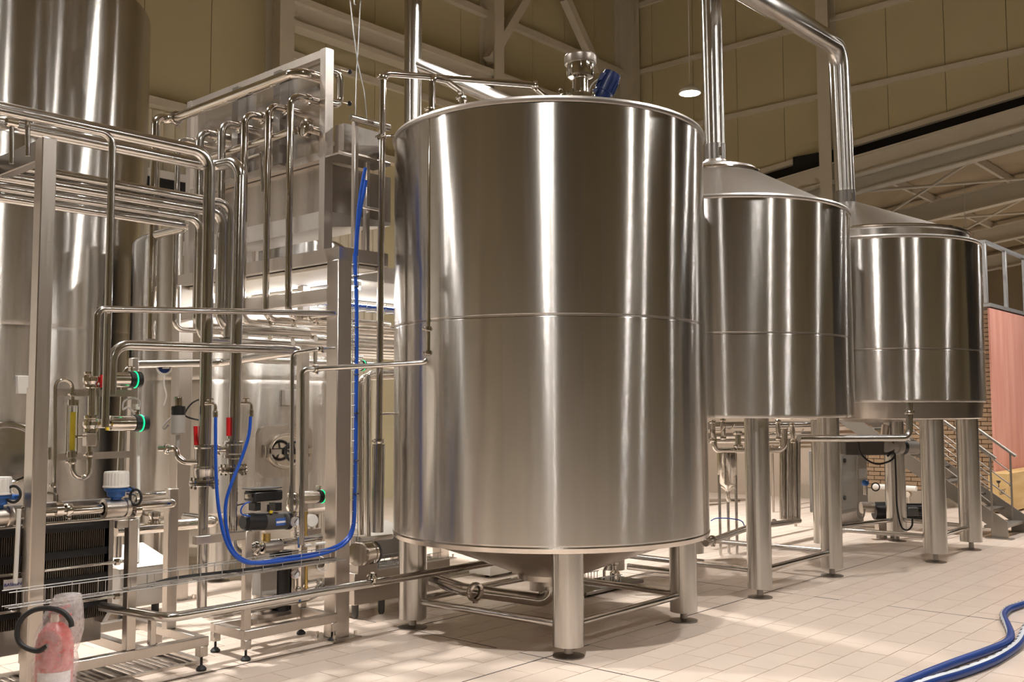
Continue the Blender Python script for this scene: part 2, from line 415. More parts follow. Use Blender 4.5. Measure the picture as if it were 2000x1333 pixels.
# sloping rafter below the dark gap and the rafters of the lower hall beyond
def rafter(X, ytop, mat='cream_steel', dz=0, name='rafter', web=.36):
    a, b = P(1590, 334, X=XW-.3), P(2000, 212, X=XW-.3)
    s = (b.z-a.z)/(b.y-a.y); f = lambda yy: a.z+s*(yy-a.y)+dz
    g = G()
    for z0, z1, x0, x1 in ((0, .03, -.13, .13), (-web, 0, -.012, .012), (-web-.03, -web, -.13, .13)):
        g.prism([(X+x0, -6, f(-6)+z0), (X+x0, 11, f(11)+z0), (X+x0, 11, f(11)+z1), (X+x0, -6, f(-6)+z1)], (x1-x0, 0, 0))
    return build(g, name, mat, rf), f
rf = struct(G().prism([(XW+.06, 12, 6.6), (XW+.06, -8, 8.75), (XW+.06, -8, 8.8), (XW+.06, 12, 6.65)], (17, 0, 0)), 'ceiling_lower', 'roof_sheet')
o, fz = rafter(XW-.3, 0)
zz = lambda yy, d: fz(yy)-d
me = rf.data
for i, v in enumerate(me.vertices):
    wy = v.co.y+WLOC[rf.name].y; top = v.co.z+WLOC[rf.name].z
    v.co.z = fz(wy)-.02-WLOC[rf.name].z + (.06 if i in (2, 3, 6, 7) else 0)
rafter(XW+.12, 0, 'cream_steel', -.2, web=.42)
for X in (25.6, 30.4, 35): rafter(X, 0, 'cream_steel', -.2, web=.42)
for yy in (10.2, 8.4, 6.6, 4.8, 3.0, 1.2, -.6):
    g = G(); a = Vector((XW+.1, yy, fz(yy)-.12)); b = Vector((38, yy, fz(yy)-.12)); g.beam(a, b, .08, .18)
    build(g, 'purlin', 'cream_steel', rf)
for xa, xb in ((XW+.1, 25.6), (25.6, 30.4)):
    for y0, y1 in ((10, 5.4), (5.4, 10), (5.4, .6), (.6, 5.4)):
        build(G().tube([(xa, y0, fz(y0)-.34), (xb, y1, fz(y1)-.34)], .035, 8), 'brace', 'cream_steel', rf)
struct(G().box(38, 38.3, -9, 16, 0, 9), 'wall_lower', 'roof_sheet')
build(G().box(XW-.2, XW-.02, 8.7, 9.9, fz(9.3)+.02, fz(9.3)+.42), 'gap_mesh', 'dark_gap', wr)
build(G().prism([(XW+.02, 14, zlow(14)-.5), (XW+.02, -6, zlow(-6)-.5), (XW+.02, -6, zlow(-6)), (XW+.02, 14, zlow(14))], (.05, 0, 0)), 'gap_shade', 'dark_gap', wr)  # near-black sheet paints the darkness of the gap above the rafter
# the hall goes on behind the camera: two walls with pale columns, and the roof
wb = struct(G().box(X0-.3, XW, Y0-.3, Y0, 0, ZC), 'wall_back', 'cream_panel')
for x in range(-10, 20, 6): build(G().box(x-.16, x+.16, Y0, Y0+.45, 0, ZC), 'wall_column', 'cream_steel', wb)
wf = struct(G().box(X0-.3, X0, Y0, YW, 0, ZC), 'wall_front', 'cream_panel')
for y in range(-10, 14, 6): build(G().box(X0, X0+.45, y-.16, y+.16, 0, ZC), 'wall_column', 'cream_steel', wf)
cl = struct(G().box(X0, XW+.3, Y0, YW+.3, ZC, ZC+.2), 'ceiling', 'roof_sheet')
wl2 = struct(G().box(XW, XW+.3, Y0-.3, -6, 0, ZC), 'wall_aisle', 'cream_panel')
# ------------------------------------------------------------------ high bay lamps: hung rows, and unseen ones added for light
lamp0 = None
for i, (x, y) in enumerate(LAMPS):
    z = LAMP_Z if x < 20 else 5.4  # low-hung ones are added to brighten the lower hall roof
    if lamp0 is None:
        t = thing('high_bay_lamp', '', 'lamp', (x, y, z), 'round high bay lamps hung in rows from the roof')
        c = Vector((x, y, z)); kids = []
        kids.append(build(G().lathe([(0, .12), (.06, .12), (.075, .09), (.14, .06), (.165, .03), (.17, -.01), (.155, -.012)], c, n=28), 'housing', 'pale_plastic', t))
        kids.append(build(G().lathe([(0, -.014), (.15, -.012), (.157, -.006), (0, -.004)], c, n=24), 'lens', 'lamp_lens', t))
        kids.append(build(G().tube([c+Vector((0, 0, .12)), Vector((x, y, ZC))], .008, 6), 'cable', 'pale_plastic', t))
        lamp0 = t
    else:
        t = lamp0.copy(); COL.objects.link(t); t.location = (x, y, z); WLOC[t.name] = Vector((x, y, z))
        for k in kids:
            if x > 20 and k is kids[2]:
                c = build(G().tube([(x, y, z+.12), (x, y, fz(y)-.06)], .008, 6), 'cable', 'pale_plastic', t); continue
            c = k.copy(); COL.objects.link(c); c.parent = t
    la = bpy.data.lights.new('lamp_beam', 'AREA'); la.shape = 'DISK'; la.size = .3; la.energy = LAMP_W*{2.6: {3: 1.15, 8: .32, 13: .2, 18: 1.1}.get(x), 7.85: 2.2, -2.6: .2, 11: 2.4}.get(y, .8); la.spread = math.radians(108); la.color = (1, .955, .91)
    lo = bpy.data.objects.new('lamp_beam', la); COL.objects.link(lo); lo.parent = t; lo.location = (0, 0, -.022)
    tag(t, 'lit round pendant lamp hanging on a thin cable left of the tall steel duct' if (x, y) == (13, 7.85) else 'round white high bay lamp outside the view', 'lamp', 'round high bay lamps hung in rows from the roof')
# ------------------------------------------------------------------ vessels of the row
def leg(t, x, y, r, z0, z1, foot=.11, mat='steel_leg'):
    l = build(G().lathe([(0, z0), (r, z0), (r, z1), (0, z1)], (x, y, 0), n=28), 'leg', mat, t, smooth=30)
    build(G().lathe([(0, 0), (foot, 0), (foot, .008), (.03, .022), (.026, z0+.01), (0, z0+.01)], (x, y, 0), n=20), 'foot', 'steel_dark', l)
    return l
def tie(t, pts, z, r, lr):
    n = len(pts)
    for i in range(n):
        a = Vector((*pts[i], z)); b = Vector((*pts[(i+1) % n], z)); d = (b-a).normalized()
        build(G().tube([a+d*lr*.9, b-d*lr*.9], r, 12), 'tie_bar', 'steel_pipe', t)
# vessel in front
T1 = Vector((6.055, 4.98, 0)); R1 = 1.226
t1 = thing('brewing_vessel', 'largest upright steel vessel in the foreground, flat rimmed, on four legs', 'vessel', T1)
def shell(t, c, R, z0, z1, seam, name='shell', n=128, mat='steel_shell'):
    pr = [(R-.03, z0+.012), (R-.006, z0), (R, z0+.008)]
    pr += [(R, z0+.03), (R, z0+.06), (R, seam-.06), (R, seam-.014), (R, seam-.012), (R-.004, seam-.004), (R+.003, seam), (R-.004, seam+.004), (R, seam+.012), (R, seam+.014), (R, seam+.06), (R, z1-.08)]
    pr += [(R, z1-.03)]
    return build(G().lathe(pr, c, n=n), name, mat, t, smooth=50)
shell(t1, T1, R1, .736, 3.79, 2.30)
build(G().lathe([(R1-.002, 3.762), (R1+.012, 3.768), (R1+.018, 3.785), (R1+.01, 3.803), (R1-.02, 3.808), (R1-.06, 3.803), (.5, 3.83), (.2, 3.86), (0, 3.87)], T1, n=128), 'rim', 'steel_cone', t1, smooth=30)
build(G().lathe([(R1+.001, .752), (R1+.004, .742), (R1-.004, .71), (R1-.07, .70), (R1-.12, .715)], T1, n=128), 'lower_band', 'steel_sheet', t1, smooth=30)
build(G().lathe([(R1-.1, .715), (.62, .535), (.30, .41), (.26, .40), (.26, .36), (.2, .36), (.1, .355), (.1, .30)], T1, n=64), 'cone_bottom', 'steel_sheet', t1, smooth=25)
L1 = [(5.336, 4.238), (6.82, 4.255), (6.82, 5.715), (5.26, 5.70)]
for x, y in L1: leg(t1, x, y, .108, .075, .74)
tie(t1, L1, .205, .027, .108)
o = build(G().tube([(6.055, 4.98, .33), (6.055, 4.98, .17), P(905, 1152, Z=.26), P(842, 1131, Z=.33)], .05, 14, .09), 'outlet_pipe', 'steel_pipe', t1)
add_clamp(o, P(928, 1157, Z=.28), P(842, 1131, Z=.33)-P(905, 1152, Z=.3), .05)
# relief valve, motor and lifting eye on its top
def rv(p):
    t = thing('relief_valve', 'polished relief valve with a wide drum cap standing on the foreground vessel rim', 'valve', p)
    s = 1.0
    build(G().lathe([(.075, -.24), (.075, -.05), (.115, -.04), (.115, 0), (.12, .03), (.085, .035), (.062, .06), (.062, .16), (.07, .165)], p, n=24), 'neck', 'steel_bright', t, smooth=30)
    build(G().lathe([(.0, .16), (.075, .165), (.10, .18), (.104, .19), (.108, .2), (.108, .29), (0, .29)], p, n=28), 'body', 'steel_bright', t, smooth=30)
    build(G().lathe([(.1, .285), (.123, .285), (.127, .295), (.127, .345), (.118, .36), (0, .365)], p, n=28), 'cap', 'steel_satin', t, smooth=30)
    for k in range(8):
        a = k*PI/4; q = p+Vector((.104*math.cos(a), .104*math.sin(a), .035)); build(G().cyl(q-Vector((0, 0, .02)), q+Vector((0, 0, .03)), .013, n=6), 'bolt', 'steel_bright', t)
rv(Vector(P(1134, 186, D=7.62))-Vector((0, 0, .04)))
p0, p1 = P(1172, 196, D=8.1), P(1197, 142, D=8.1)
t = thing('agitator_motor', 'blue electric motor tilted over the rim of the foreground vessel', 'motor', p0)
build(G().cyl(p0-(p1-p0).normalized()*.44, p0, .05, n=16), 'mounting_neck', 'blue_paint', t)
d, u, v = ortho(p1-p0)
build(G().lathe([(0, 0), (.06, 0), (.066, .02), (.066, .07), (.078, .075), (.08, .19), (.074, .25), (0, .26)], p0, d, 20), 'housing', 'blue_paint', t, smooth=30)
g = G()
for k in range(12):
    a = k*PI/6; r = u*math.cos(a)+v*math.sin(a); g.obox(p0+d*.14+r*.083, (d, r, d.cross(r)), (.055, .006, .004))
build(g, 'cooling_fins', 'blue_paint', t)['kind'] = 'stuff'
for f in (.05, .2):
    q = p0+d*f-_rt*.075-_fw*.03; build(G().obox(q, (d, _rt, _fw), (.036, .02, .045)).bevel(.005), 'terminal_box', 'blue_paint', t)
build(G().tube(smooth_path([p0+d*.2-_rt*.1, p0+d*.14-_rt*.13, p0+d*.02-_rt*.12, p0-d*.1-_rt*.11]), .006, 6), 'cable', 'pale_plastic', t)
p = P(1095, 186, D=7.5); solo(G().torus(p+Vector((0, 0, .03)), _rt*.25+_fw, .022, .007).cyl(p-Vector((0, 0, .3)), p+Vector((0, 0, .01)), .008, n=8), 'lifting_eye', 'steel_bright', 'small lifting eye on the foreground vessel rim left of the relief valve', 'eyelet')
# middle vessel
T2 = Vector((8.83, 5.07, 0)); R2 = 1.305; Z2 = 3.572
t2 = thing('brewing_vessel', 'middle steel vessel with a sloping cone roof under the straight vertical duct', 'vessel', T2)
shell(t2, T2, R2, 1.585, Z2, 2.335)
build(G().lathe([(R2-.002, Z2-.03), (R2+.012, Z2-.02), (R2+.016, Z2-.005), (R2+.008, Z2+.012), (R2-.02, Z2+.016), (R2-.04, Z2)], T2, n=128), 'rim', 'steel_cone', t2, smooth=30)
build(G().lathe([(R2-.01, 1.59), (R2-.06, 1.605), (.5, 1.63), (0, 1.64)], T2, n=64), 'cone_bottom', 'steel_sheet', t2, smooth=25)
def cone_roof(t, c, R, z0, apex, rtop, n=96, mat='steel_cone'):
    g = G(); k = 6; prev = None
    for j in range(k+1):
        f = j/k; cc = lerp(Vector((c.x, c.y, z0)), apex, f); r = R*(1-f)+rtop*f
        ring = g.ring(cc, Vector((1, 0, 0)), Vector((0, 1, 0)), r, n)
        if prev: g.skin(prev, ring)
        prev = ring
    g.b.faces.new(prev)
    return build(g, 'cone_roof', mat, t, smooth=30)
ap2 = P(1397, 345, D=9.75)
cone_roof(t2, T2, R2-.03, Z2, ap2, .42)
build(G().torus(ap2+Vector((0, 0, .0)), (0, 0, 1), .43, .022, 64, 8), 'roof_ring', 'steel_bright', t2)
build(G().lathe([(.42, 0), (.4, .05), (.25, .10), (.12, .13), (.11, .16)], ap2, n=48), 'neck_cone', 'steel_cone', t2, smooth=30)
L2 = [(8.10, 4.265), (9.61, 4.265), (9.61, 5.85), (8.10, 5.85)]
for x, y in L2: leg(t2, x, y, .108, .085, 1.64)
tie(t2, L2, .235, .027, .108)
# far vessel
T3 = Vector((11.75, 4.65, 0)); R3 = 1.235; Z3 = 3.557
t3 = thing('brewing_vessel', 'rightmost steel vessel, shorter, with a rolled double rim below the bent duct', 'vessel', T3)
shell(t3, T3, R3, 1.735, Z3, 2.31)
build(G().lathe([(R3-.002, Z3-.03), (R3+.012, Z3-.02), (R3+.016, Z3-.005), (R3+.008, Z3+.012), (R3-.02, Z3+.016), (R3-.12, Z3+.005)], T3, n=128), 'rim', 'steel_cone', t3, smooth=30)
build(G().lathe([(R3-.11, Z3), (R3-.11, Z3+.1), (R3-.1, Z3+.115), (R3-.12, Z3+.13)], T3, n=96), 'collar', 'steel_sheet', t3, smooth=30)
build(G().torus(T3+Vector((0, 0, Z3+.135)), (0, 0, 1), R3-.11, .016, 96, 8), 'collar_ring', 'steel_bright', t3)
ap3 = P(1652, 398, D=11.9)
cone_roof(t3, T3, R3-.12, Z3+.12, ap3, .14)
build(G().lathe([(R3-.03, 1.74), (R3-.05, 1.56), (R3-.06, 1.55), (0, 1.5)], T3, n=96), 'skirt', 'steel_sheet', t3, smooth=30)
L3 = [(11.2, 3.79), (12.45, 3.80), (12.68, 4.76), (11.2, 5.05)]
for x, y in L3: leg(t3, x, y, .125, .10, 1.60)
tie(t3, L3, .27, .027, .12)
o = build(G().tube([P(1776, 788, Y=3.55), P(1776, 856, Y=3.55), P(1645, 857, Y=3.9), P(1560, 857, Y=4.1)], .033, 12, .09), 'drain_pipe', 'steel_pipe', t3)
add_clamp(o, P(1776, 806, Y=3.55), (0, 0, 1), .033)
# ducts
def duct(label, pts, r, bend, cl):
    o = solo(G().tube(pts, r, 32, bend, seg=10), 'exhaust_duct', 'steel_leg', label, 'duct')
    for c, d in cl:
        d, u, v = ortho(Vector(d)); build(G().lathe([(r*1.0, -.09), (r*1.03, -.09), (r*1.03, .09), (r, .09)], c, d, 32), 'collar', 'steel_dark', o, smooth=30)
        q = c+(_rt*.3-_fw).normalized()*r*1.05; build(G().cyl(q-Vector((0, 0, .04)), q+Vector((0, 0, .04)), .014, n=8), 'collar_bolt', 'steel_bright', o)
    return o
b2 = ap2+Vector((0, 0, .13)); k2 = P(1389, 0, D=9.72)
duct('straight steel exhaust duct rising from the middle vessel roof', [b2, k2, k2+(k2-b2)*.6], .104, .1, [(lerp(b2, k2, .06), k2-b2)])
b3 = ap3+Vector((0, 0, -.02)); k3 = P(1638, 92, D=11.75); e3 = P(1470, -10, D=9.6)
duct('steel exhaust duct of the right vessel that bends away over the hall', [b3, k3, e3+(e3-k3)*.6], .116, .26, [(lerp(b3, k3, .045), k3-b3)])
b4 = P(806, 420, D=11.6); k4 = P(807, -20, D=11.6)
o = duct('tall steel stack behind the foreground vessel with a slanting branch', [b4, k4+Vector((0, 0, 1))], .105, .1, [])
build(G().tube([P(812, 128, D=11.6), P(1110, 250, D=11.3)], .095, 28), 'branch_duct', 'steel_leg', o)
# ------------------------------------------------------------------ platform with the valve plate
UX, UY, UZ = Vector((1, 0, 0)), Vector((0, 1, 0)), Vector((0, 0, 1))
def post_foot(t, x, y, s=.12):
    build(G().box(x-s, x+s, y-s, y+s, 0, .012), 'base_plate', 'steel_satin', t)
    for i in (-1, 1):
        for j in (-1, 1): build(G().cyl((x+i*s*.75, y+j*s*.75, .01), (x+i*s*.75, y+j*s*.75, .05), .011, n=6), 'anchor_bolt', 'steel_bright', t)
pf = thing('platform', 'raised steel platform carrying the valve plate, on a square post beside the foreground vessel', 'platform', (4.68, 5.86, 0))
def sq(x, y, s, z0, z1, name, mat='steel_satin', t=pf, bev=.006):
    return build(G().box(x-s/2, x+s/2, y-s/2, y+s/2, z0, z1).bevel(bev), name, mat, t)
for x, y in ((4.66, 5.87), (4.66, 8.1), (7.9, 8.1)):
    sq(x, y, .135, .01, 2.79, 'post'); post_foot(pf, x, y, .13)
g = G().box(4.66, 5.08, 5.80, 5.86, 2.785, 2.885).box(4.60, 4.66, 5.8, 8.17, 2.785, 2.885).box(4.66, 8.0, 8.11, 8.17, 2.785, 2.885).box(7.94, 8.0, 6.42, 8.11, 2.785, 2.885).box(5.08, 7.94, 6.36, 6.42, 2.75, 2.885).box(5.02, 5.08, 5.86, 6.36, 2.75, 2.885)
build(g, 'deck_frame', 'steel_satin', pf)
build(G().box(4.66, 5.08, 5.86, 6.42, 2.84, 2.862).box(4.66, 7.94, 6.42, 8.11, 2.84, 2.862), 'deck_plate', 'steel_sheet', pf)
build(G().box(4.68, 5.08, 5.88, 6.42, 2.755, 2.78).box(4.68, 7.94, 6.42, 8.1, 2.755, 2.78), 'deck_soffit', 'soffit', pf)
z0, z1 = P(653, 590, X=4.64).z, P(653, 562, X=4.64).z
build(G().box(4.60, 4.70, 5.94, 8.03, z0, z1).bevel(.005), 'cross_beam', 'steel_satin', pf)
z3 = P(672, 560, X=4.64).z
# upright frame, plate and drip tank on the platform
zt, zb = 4.467, 3.637
vp = thing('valve_plate', 'upright steel connection plate in a frame, with rows of pipes behind it', 'panel', (4.69, 7.05, 2.886))
build(G().box(4.686, 4.694, 6.08, 8.06, zb, zt), 'plate', 'steel_sheet', vp)
g = G().box(4.655, 4.72, 6.06, 8.08, zt-.05, zt+.012).box(4.655, 4.72, 6.06, 8.08, zb-.03, zb+.03)
build(g, 'frame_rail', 'steel_satin', vp)
for y in (6.085, 8.05): build(G().box(4.651, 4.729, y-.034, y+.034, 2.886, zt+.016), 'frame_upright', 'steel_satin', vp)
for y in (6.62, 7.22): build(G().box(4.60, 4.685, y-.045, y+.045, zb, zt-.05), 'stiffener', 'steel_dark', vp)
zc, zl = P(628, 410, X=4.71).z, P(628, 443, X=4.71).z
tk = thing('drip_tank', 'grey stainless box tank with a sloped bottom hanging below the valve plate', 'tank', (5.0, 7.1, 2.886))
build(G().prism([(4.735, 6.16, zb-.03), (5.42, 6.16, zb-.03), (5.42, 6.16, zc), (4.735, 6.16, zc)], (0, 2.1, 0)), 'body', 'steel_sheet', tk)
build(G().prism([(4.735, 6.162, zc), (5.42, 6.162, zc), (5.42, 6.162, zc-.03), (4.735, 6.162, zl)], (0, 2.09, 0)), 'sloped_bottom', 'steel_cone', tk)
for x, y in ((5.38, 6.45), (5.38, 8.05), (4.78, 8.05)): sq(x, y, .04, 2.886, zc, 'leg', t=tk)
tr = thing('splash_tray', 'open stainless splash tray with a wide lip at the near end of the valve plate', 'tray', (5.05, 6.6, zb))
a, b, c = P(672, 240, Y=5.95), P(672, 296, Y=5.95), P(738, 262, Y=5.95)
g = G()
x0_, x1_, yn, yf = a.x, 5.13, 5.95, 8.0
for bx in ((x0_, x1_, yn, yn+.012), (x0_, x0_+.012, yn+.012, 6.06), (x1_-.012, x1_, yn+.012, yf)): g.box(*bx, b.z, a.z)
g.box(x0_+.012, x1_-.012, yn+.012, yf, b.z, b.z+.01)
build(g, 'trough', 'steel_sheet', tr)
g = G().prism([(x0_-.1, yn-.06, b.z-.035), (x1_+.05, yn-.06, b.z-.035), (x1_, yn, b.z), (x0_, yn, b.z)], (0, .001, .012)).box(x0_-.1, x1_+.05, yn-.06, 6.1, b.z-.05, b.z-.036)
build(g, 'lip', 'steel_satin', tr)
# platform corner posts, handrail, rungs
for x0, y0, yt in ((692, 486, 238), (715, 492, 318)):
    p = P(x0, y0, Z=2.886); zt_ = P(x0, yt, D=p.xy.dot(_fw.xy)).z; sq(p.x, p.y, .042, 2.886, zt_, 'upright')
p = P(692, 486, Z=2.886)
build(G().tube([P(684, 229, D=7.3), P(760, 250, Y=P(684, 229, D=7.3).y)], .026, 12), 'handrail', 'steel_pipe', pf)
build(G().tube([P(697, 402, D=7.35), P(742, 411, Y=P(697, 402, D=7.35).y)], .011, 8), 'rung', 'steel_pipe', pf)
# ---- goosenecks
XG = 4.4
GY = [6.15, 6.44, 6.764, 7.092, 7.43, 7.788]
GT = [187, 205, 222, 240, 258, 270]
GX = [561, 523, 477, 433, 390, 347]
GR = [.026, .026, .030, .032, .036, .024]
names = ['first gooseneck pipe, nearest the platform post, running up into the valve plate', 'second gooseneck pipe from the platform post on the valve plate', 'third gooseneck pipe from the platform post, behind the two thick risers', 'fourth gooseneck pipe, its bend just above the rack pipe ends', 'thick fifth gooseneck pipe at the far half of the valve plate', 'thin sixth gooseneck pipe at the far end of the valve plate']
for k in range(6):
    zt_ = P(GX[k], GT[k], X=XG).z; y = GY[k]; r = GR[k]
    zb_ = 2.37
    xe = (5.4, 7.7, 7.7, 7.7, 7.7, 7.7)[k]
    pts = [(4.69, y, zt_), (XG, y, zt_), (XG, y, zb_), (xe, y, zb_)]
    pipe(names[k], pts, r, .085, [((4.56, y, zt_), UX), ((4.66, y, zb_), UX)], mat='steel_bright' if k < 3 else 'steel_pipe', group='gooseneck pipes on the valve plate')
z0_ = P(485, 177, X=4.5).z
pipe('long header pipe along the valve plate top with a high bend at its left', [(4.69, 6.2, z0_), (4.50, 6.2, z0_), (4.50, 8.1, z0_), (XG-.04, 8.1, z0_), (XG-.04, 8.1, 2.3)], .042, .11, [((4.50, 8.0, z0_), UY)], mat='steel_bright')
zm = P(520, 273, X=4.56).z
o = pipe('lower header pipe along the valve plate ending in a disc valve', [(4.56, 6.3, zm), (4.56, 7.62, zm)], .032, .08, mat='steel_bright')
q = Vector((4.58, 6.2, zm))
build(G().lathe([(0, -.03), (.06, -.028), (.07, -.02), (.07, .02), (.06, .028), (0, .03)], q, UX, 20), 'disc_valve', 'steel_bright', o)
build(G().cyl(q, (4.69, 6.2, zm), .03, n=14), 'valve_neck', 'steel_bright', o)
# swing bend with black star knobs
a, b = P(650, 140, Y=6.16), P(650, 203, Y=6.16)
xs = P(664, 160, Y=6.16).x
o = pipe('short polished swing bend with two black knobs on the front of the valve plate', [(4.70, 6.16, a.z), (xs, 6.16, a.z), (xs, 6.16, b.z), (4.70, 6.16, b.z)], .03, .06, [((4.745, 6.16, a.z), UX), ((4.745, 6.16, b.z), UX)], mat='steel_bright')
for z in (a.z, b.z):
    build(G().tube([(4.75, 6.13, z+.02), (xs+.06, 6.13, z+.03)], .006, 8), 'knob_stem', 'steel_bright', o)
    build(G().ball((xs+.075, 6.13, z+.03), .02, 12, 8), 'knob', 'black_plastic', o)
o = pipe('short bracket pipe with two stub arms between the goosenecks', [P(486, 308, X=4.5), P(510, 299, X=4.5), P(513, 375, X=4.5)], .012, .02)
# ---- rack pipes from the left
def yrun(Y, pts, **k): return [P(x, y, Y=Y) for x, y in pts]
def level(a, b):  # keep a run level at the mean height
    z = (a.z+b.z)/2; return Vector((a.x, a.y, z)), Vector((b.x, b.y, z))
v1a, v1b = P(407, 600, Y=5.95), P(400, 940, Y=5.95)
xv = 3.60
h = 3.42
o = pipe('upper thick rack pipe that turns down into the left of two thick risers', [(1.2, 5.95, h), (xv, 5.95, h), (xv, 5.95, 1.42)], .0405, .13, n=20, mat='steel_pipe')
x2 = 3.81
pipe('lower thick rack pipe that jogs forward into the right of two thick risers', [(1.2, 6.25, 3.415), (3.80, 6.25, 3.415), (x2+.02, 5.93, 3.41), (x2, 5.93, 1.36)], .0405, .12, n=20)
xt = P(214, 500, Y=5.78).x
pipe('thin rack pipe in front that bends straight down at its right end', [(1.2, 5.78, 3.355), (xt, 5.78, 3.355), (xt, 5.78, P(205, 835, Y=5.78).z)], .0225, .075)
bank = [(346.5, 365, .033, 448, 660), (366, 389, .040, 434, 640), (391, 406.5, .029, 392, 640), (408.5, 424, .03, 372, 470)]
bl = ['topmost of the four stacked rack pipes, bending down behind the thick risers', 'second and thickest of the four stacked rack pipes', 'third of the four stacked rack pipes counted from the top', 'lowest of the four stacked rack pipes, dark and glossy']
for k, (ya, yb, r, xe, ye) in enumerate(bank):
    Y = 6.5+.02*k; z = P(200, (ya+yb)/2, Y=Y).z
    xe_ = P(xe, 480, Y=Y).x; ze = P(xe, ye, Y=Y).z
    pts = [(1.0, Y, z), (xe_, Y, z), (xe_, Y, ze)]
    if k in (1, 2): pts[-1] = (xe_, Y, ze-.09*(k-1)); pts.append((xe_+.8, Y, ze-.09*(k-1)))
    if k == 3: pts = [(1.0, Y, z), (xe_, Y, z), (xe_, Y+.5, z)]
    pipe(bl[k], pts, r, .1, group='stacked rack pipes', n=16)
for xq, ya, yb in ((23, 240, 300), (54, 228, 285)):
    p = P(xq, ya, Y=5.84); q = P(xq, yb+20, Y=5.84)
    o = solo(G().tube([q, p], .014, 10), 'pipe_hanger', 'steel_pipe', 'thin hanger rod under the upper rack pipe, ' + ('nearest the left edge' if xq < 40 else 'beside the black clip'), 'hanger')
    build(G().cyl(p-UX*.03, p+UX*.03, .026, n=12), 'clip', 'steel_bright' if xq < 40 else 'black_plastic', o)
# frame of the left skid: tall square post with a beam going back
lf = thing('portal_frame', 'tall square steel post with a beam running back, cut by the left photo edge', 'frame', (2.46, 5.85, 0))
build(G().box(2.42, 2.506, 5.80, 5.90, 0, 3.265).bevel(.006), 'post', 'steel_satin', lf)
build(G().box(2.425, 2.50, 5.9, 9.2, 3.135, 3.262).bevel(.006), 'beam', 'steel_dark', lf)
build(G().box(2.42, 2.506, 9.2, 9.3, 0, 3.265), 'rear_post', 'steel_satin', lf)
post_foot(lf, 2.46, 5.85, .1)
# R1, R2/R3, R4, R5, R6
R1a = P(192, 650, Y=5.72); r1z = 2.325
xa, xb = P(190, 590, Y=5.72).x, P(660, 612, Y=5.72).x
pipe('thin level pipe crossing both thick risers and folding back at the square post', [(xa, 5.72, P(178, 735, Y=5.72).z), (xa, 5.72, 2.27), (xb, 5.72, 2.372), (xb, 6.12, 2.372)], .0205, .055, [((xb, 6.05, 2.372), UY)])
xa, xb = P(218, 720, Y=5.9).x, P(592, 690, Y=5.9).x
pipe('thick level pipe just under the thin crossing pipe, folding back and diving at its left', [(xa, 5.9, P(216, 770, Y=5.9).z), (xa, 5.9, 2.075), (xb, 5.9, 2.10), (xb, 6.95, 2.05), (3.75, 7.35, 2.03), (3.72, 7.35, .55)], .032, .11, n=16)
p4 = [P(569, 1000, D=6.95), P(571, 690, D=6.95), P(626, 682, D=6.97), P(652, 680, D=7.2)]
pipe('slim vertical pipe that bends to the square post in front of the manway', p4, .0145, .04, [(P(626, 682, D=6.97), UX)])
D5 = 6.9
pA = [P(589, 1065, D=D5), P(590, 722, D=D5), P(616, 721, D=6.92), P(838, 708, D=7.02), P(838, 692, D=7.02)]
pipe('pipe that rises before the manway and runs across to the foreground vessel', pA, .0195, .055, [(P(616, 721, D=6.92), UX)])
x6a, x6b = P(335, 1209, Y=5.5).x, 5.95
pipe('long low pipe in front of both skids running under the foreground vessel', [(2.95, 6.02, .46), (x6a-.02, 5.52, .43), (x6b, 5.5, .435)], .029, .12, [(P(727, 1130, Y=5.5), UX)])
# risers' lower ends: valve bodies, flanges, red levers, elbows
def riser(x, y, ztop, zfl, label, rr, foot, lever, sampler):
    t = thing('riser_valve', label, 'valve', (x, y, zfl))
    build(G().lathe([(.041, ztop), (.07, ztop-.005), (.07, ztop-.02), (.062, ztop-.03), (.062, zfl+.10), (.07, zfl+.09), (.07, zfl+.07), (rr, zfl+.06), (rr, zfl+.015)], (x, y, 0), n=24), 'body', 'steel_pipe', t, smooth=30)
    for z in (zfl, zfl-.022):
        build(G().lathe([(0, z-.009), (.095, z-.009), (.098, z-.006), (.098, z+.006), (.095, z+.009), (0, z+.009)], (x, y, 0), n=28), 'flange', 'steel_bright', t, smooth=30)
    build(G().cyl((x, y, zfl-.014), (x, y, zfl-.008), .092, n=24), 'gasket', 'black_rubber', t)
    for k in range(8):
        a = k*PI/4+.3; q = Vector((x+.08*math.cos(a), y+.08*math.sin(a), zfl)); build(G().cyl(q-UZ*.05, q+UZ*.025, .009, n=6), 'flange_bolt', 'steel_bright', t)
    l0, l1 = lever
    l = build(G().tube([l0-UZ*.02, lerp(l0, l1, .2)], .006, 6), 'lever', 'steel_bright', t)
    build(G().tube([l0, l1], .0145, 10), 'red_grip', 'red_grip', l)
    return t
zA, zB = P(403, 868, D=6.65).z, P(398, 940, D=6.65).z
riser(xv, 5.95, zA, zB, 'flanged valve with a red lever on the left thick riser', .066, None, (P(383, 872, D=6.63), P(382, 833, D=6.63)), None)
zA2, zB2 = P(460, 862, D=6.75).z, P(460, 915, D=6.75).z
riser(x2, 5.93, zA2, zB2, 'flanged valve with a red lever on the right thick riser', .045, None, (P(446, 852, D=6.73), P(446, 816, D=6.73)), None)
lo = P(402, 1190, D=6.6)
pipe('pipe from the left riser flange that turns near the floor and runs right', [(xv, 5.95, zB-.02), (xv, 5.95, .30), (xv+.9, 5.95, .31), P(628, 1148, D=7.15), P(628, 1138, D=7.4), P(570, 1150, D=7.6)], .033, .085)
pipe('pipe from the right riser flange bending into the pump', [(x2, 5.93, zB2-.02), (x2, 5.93, .69), P(505, 1072, D=7.0)], .032, .085)
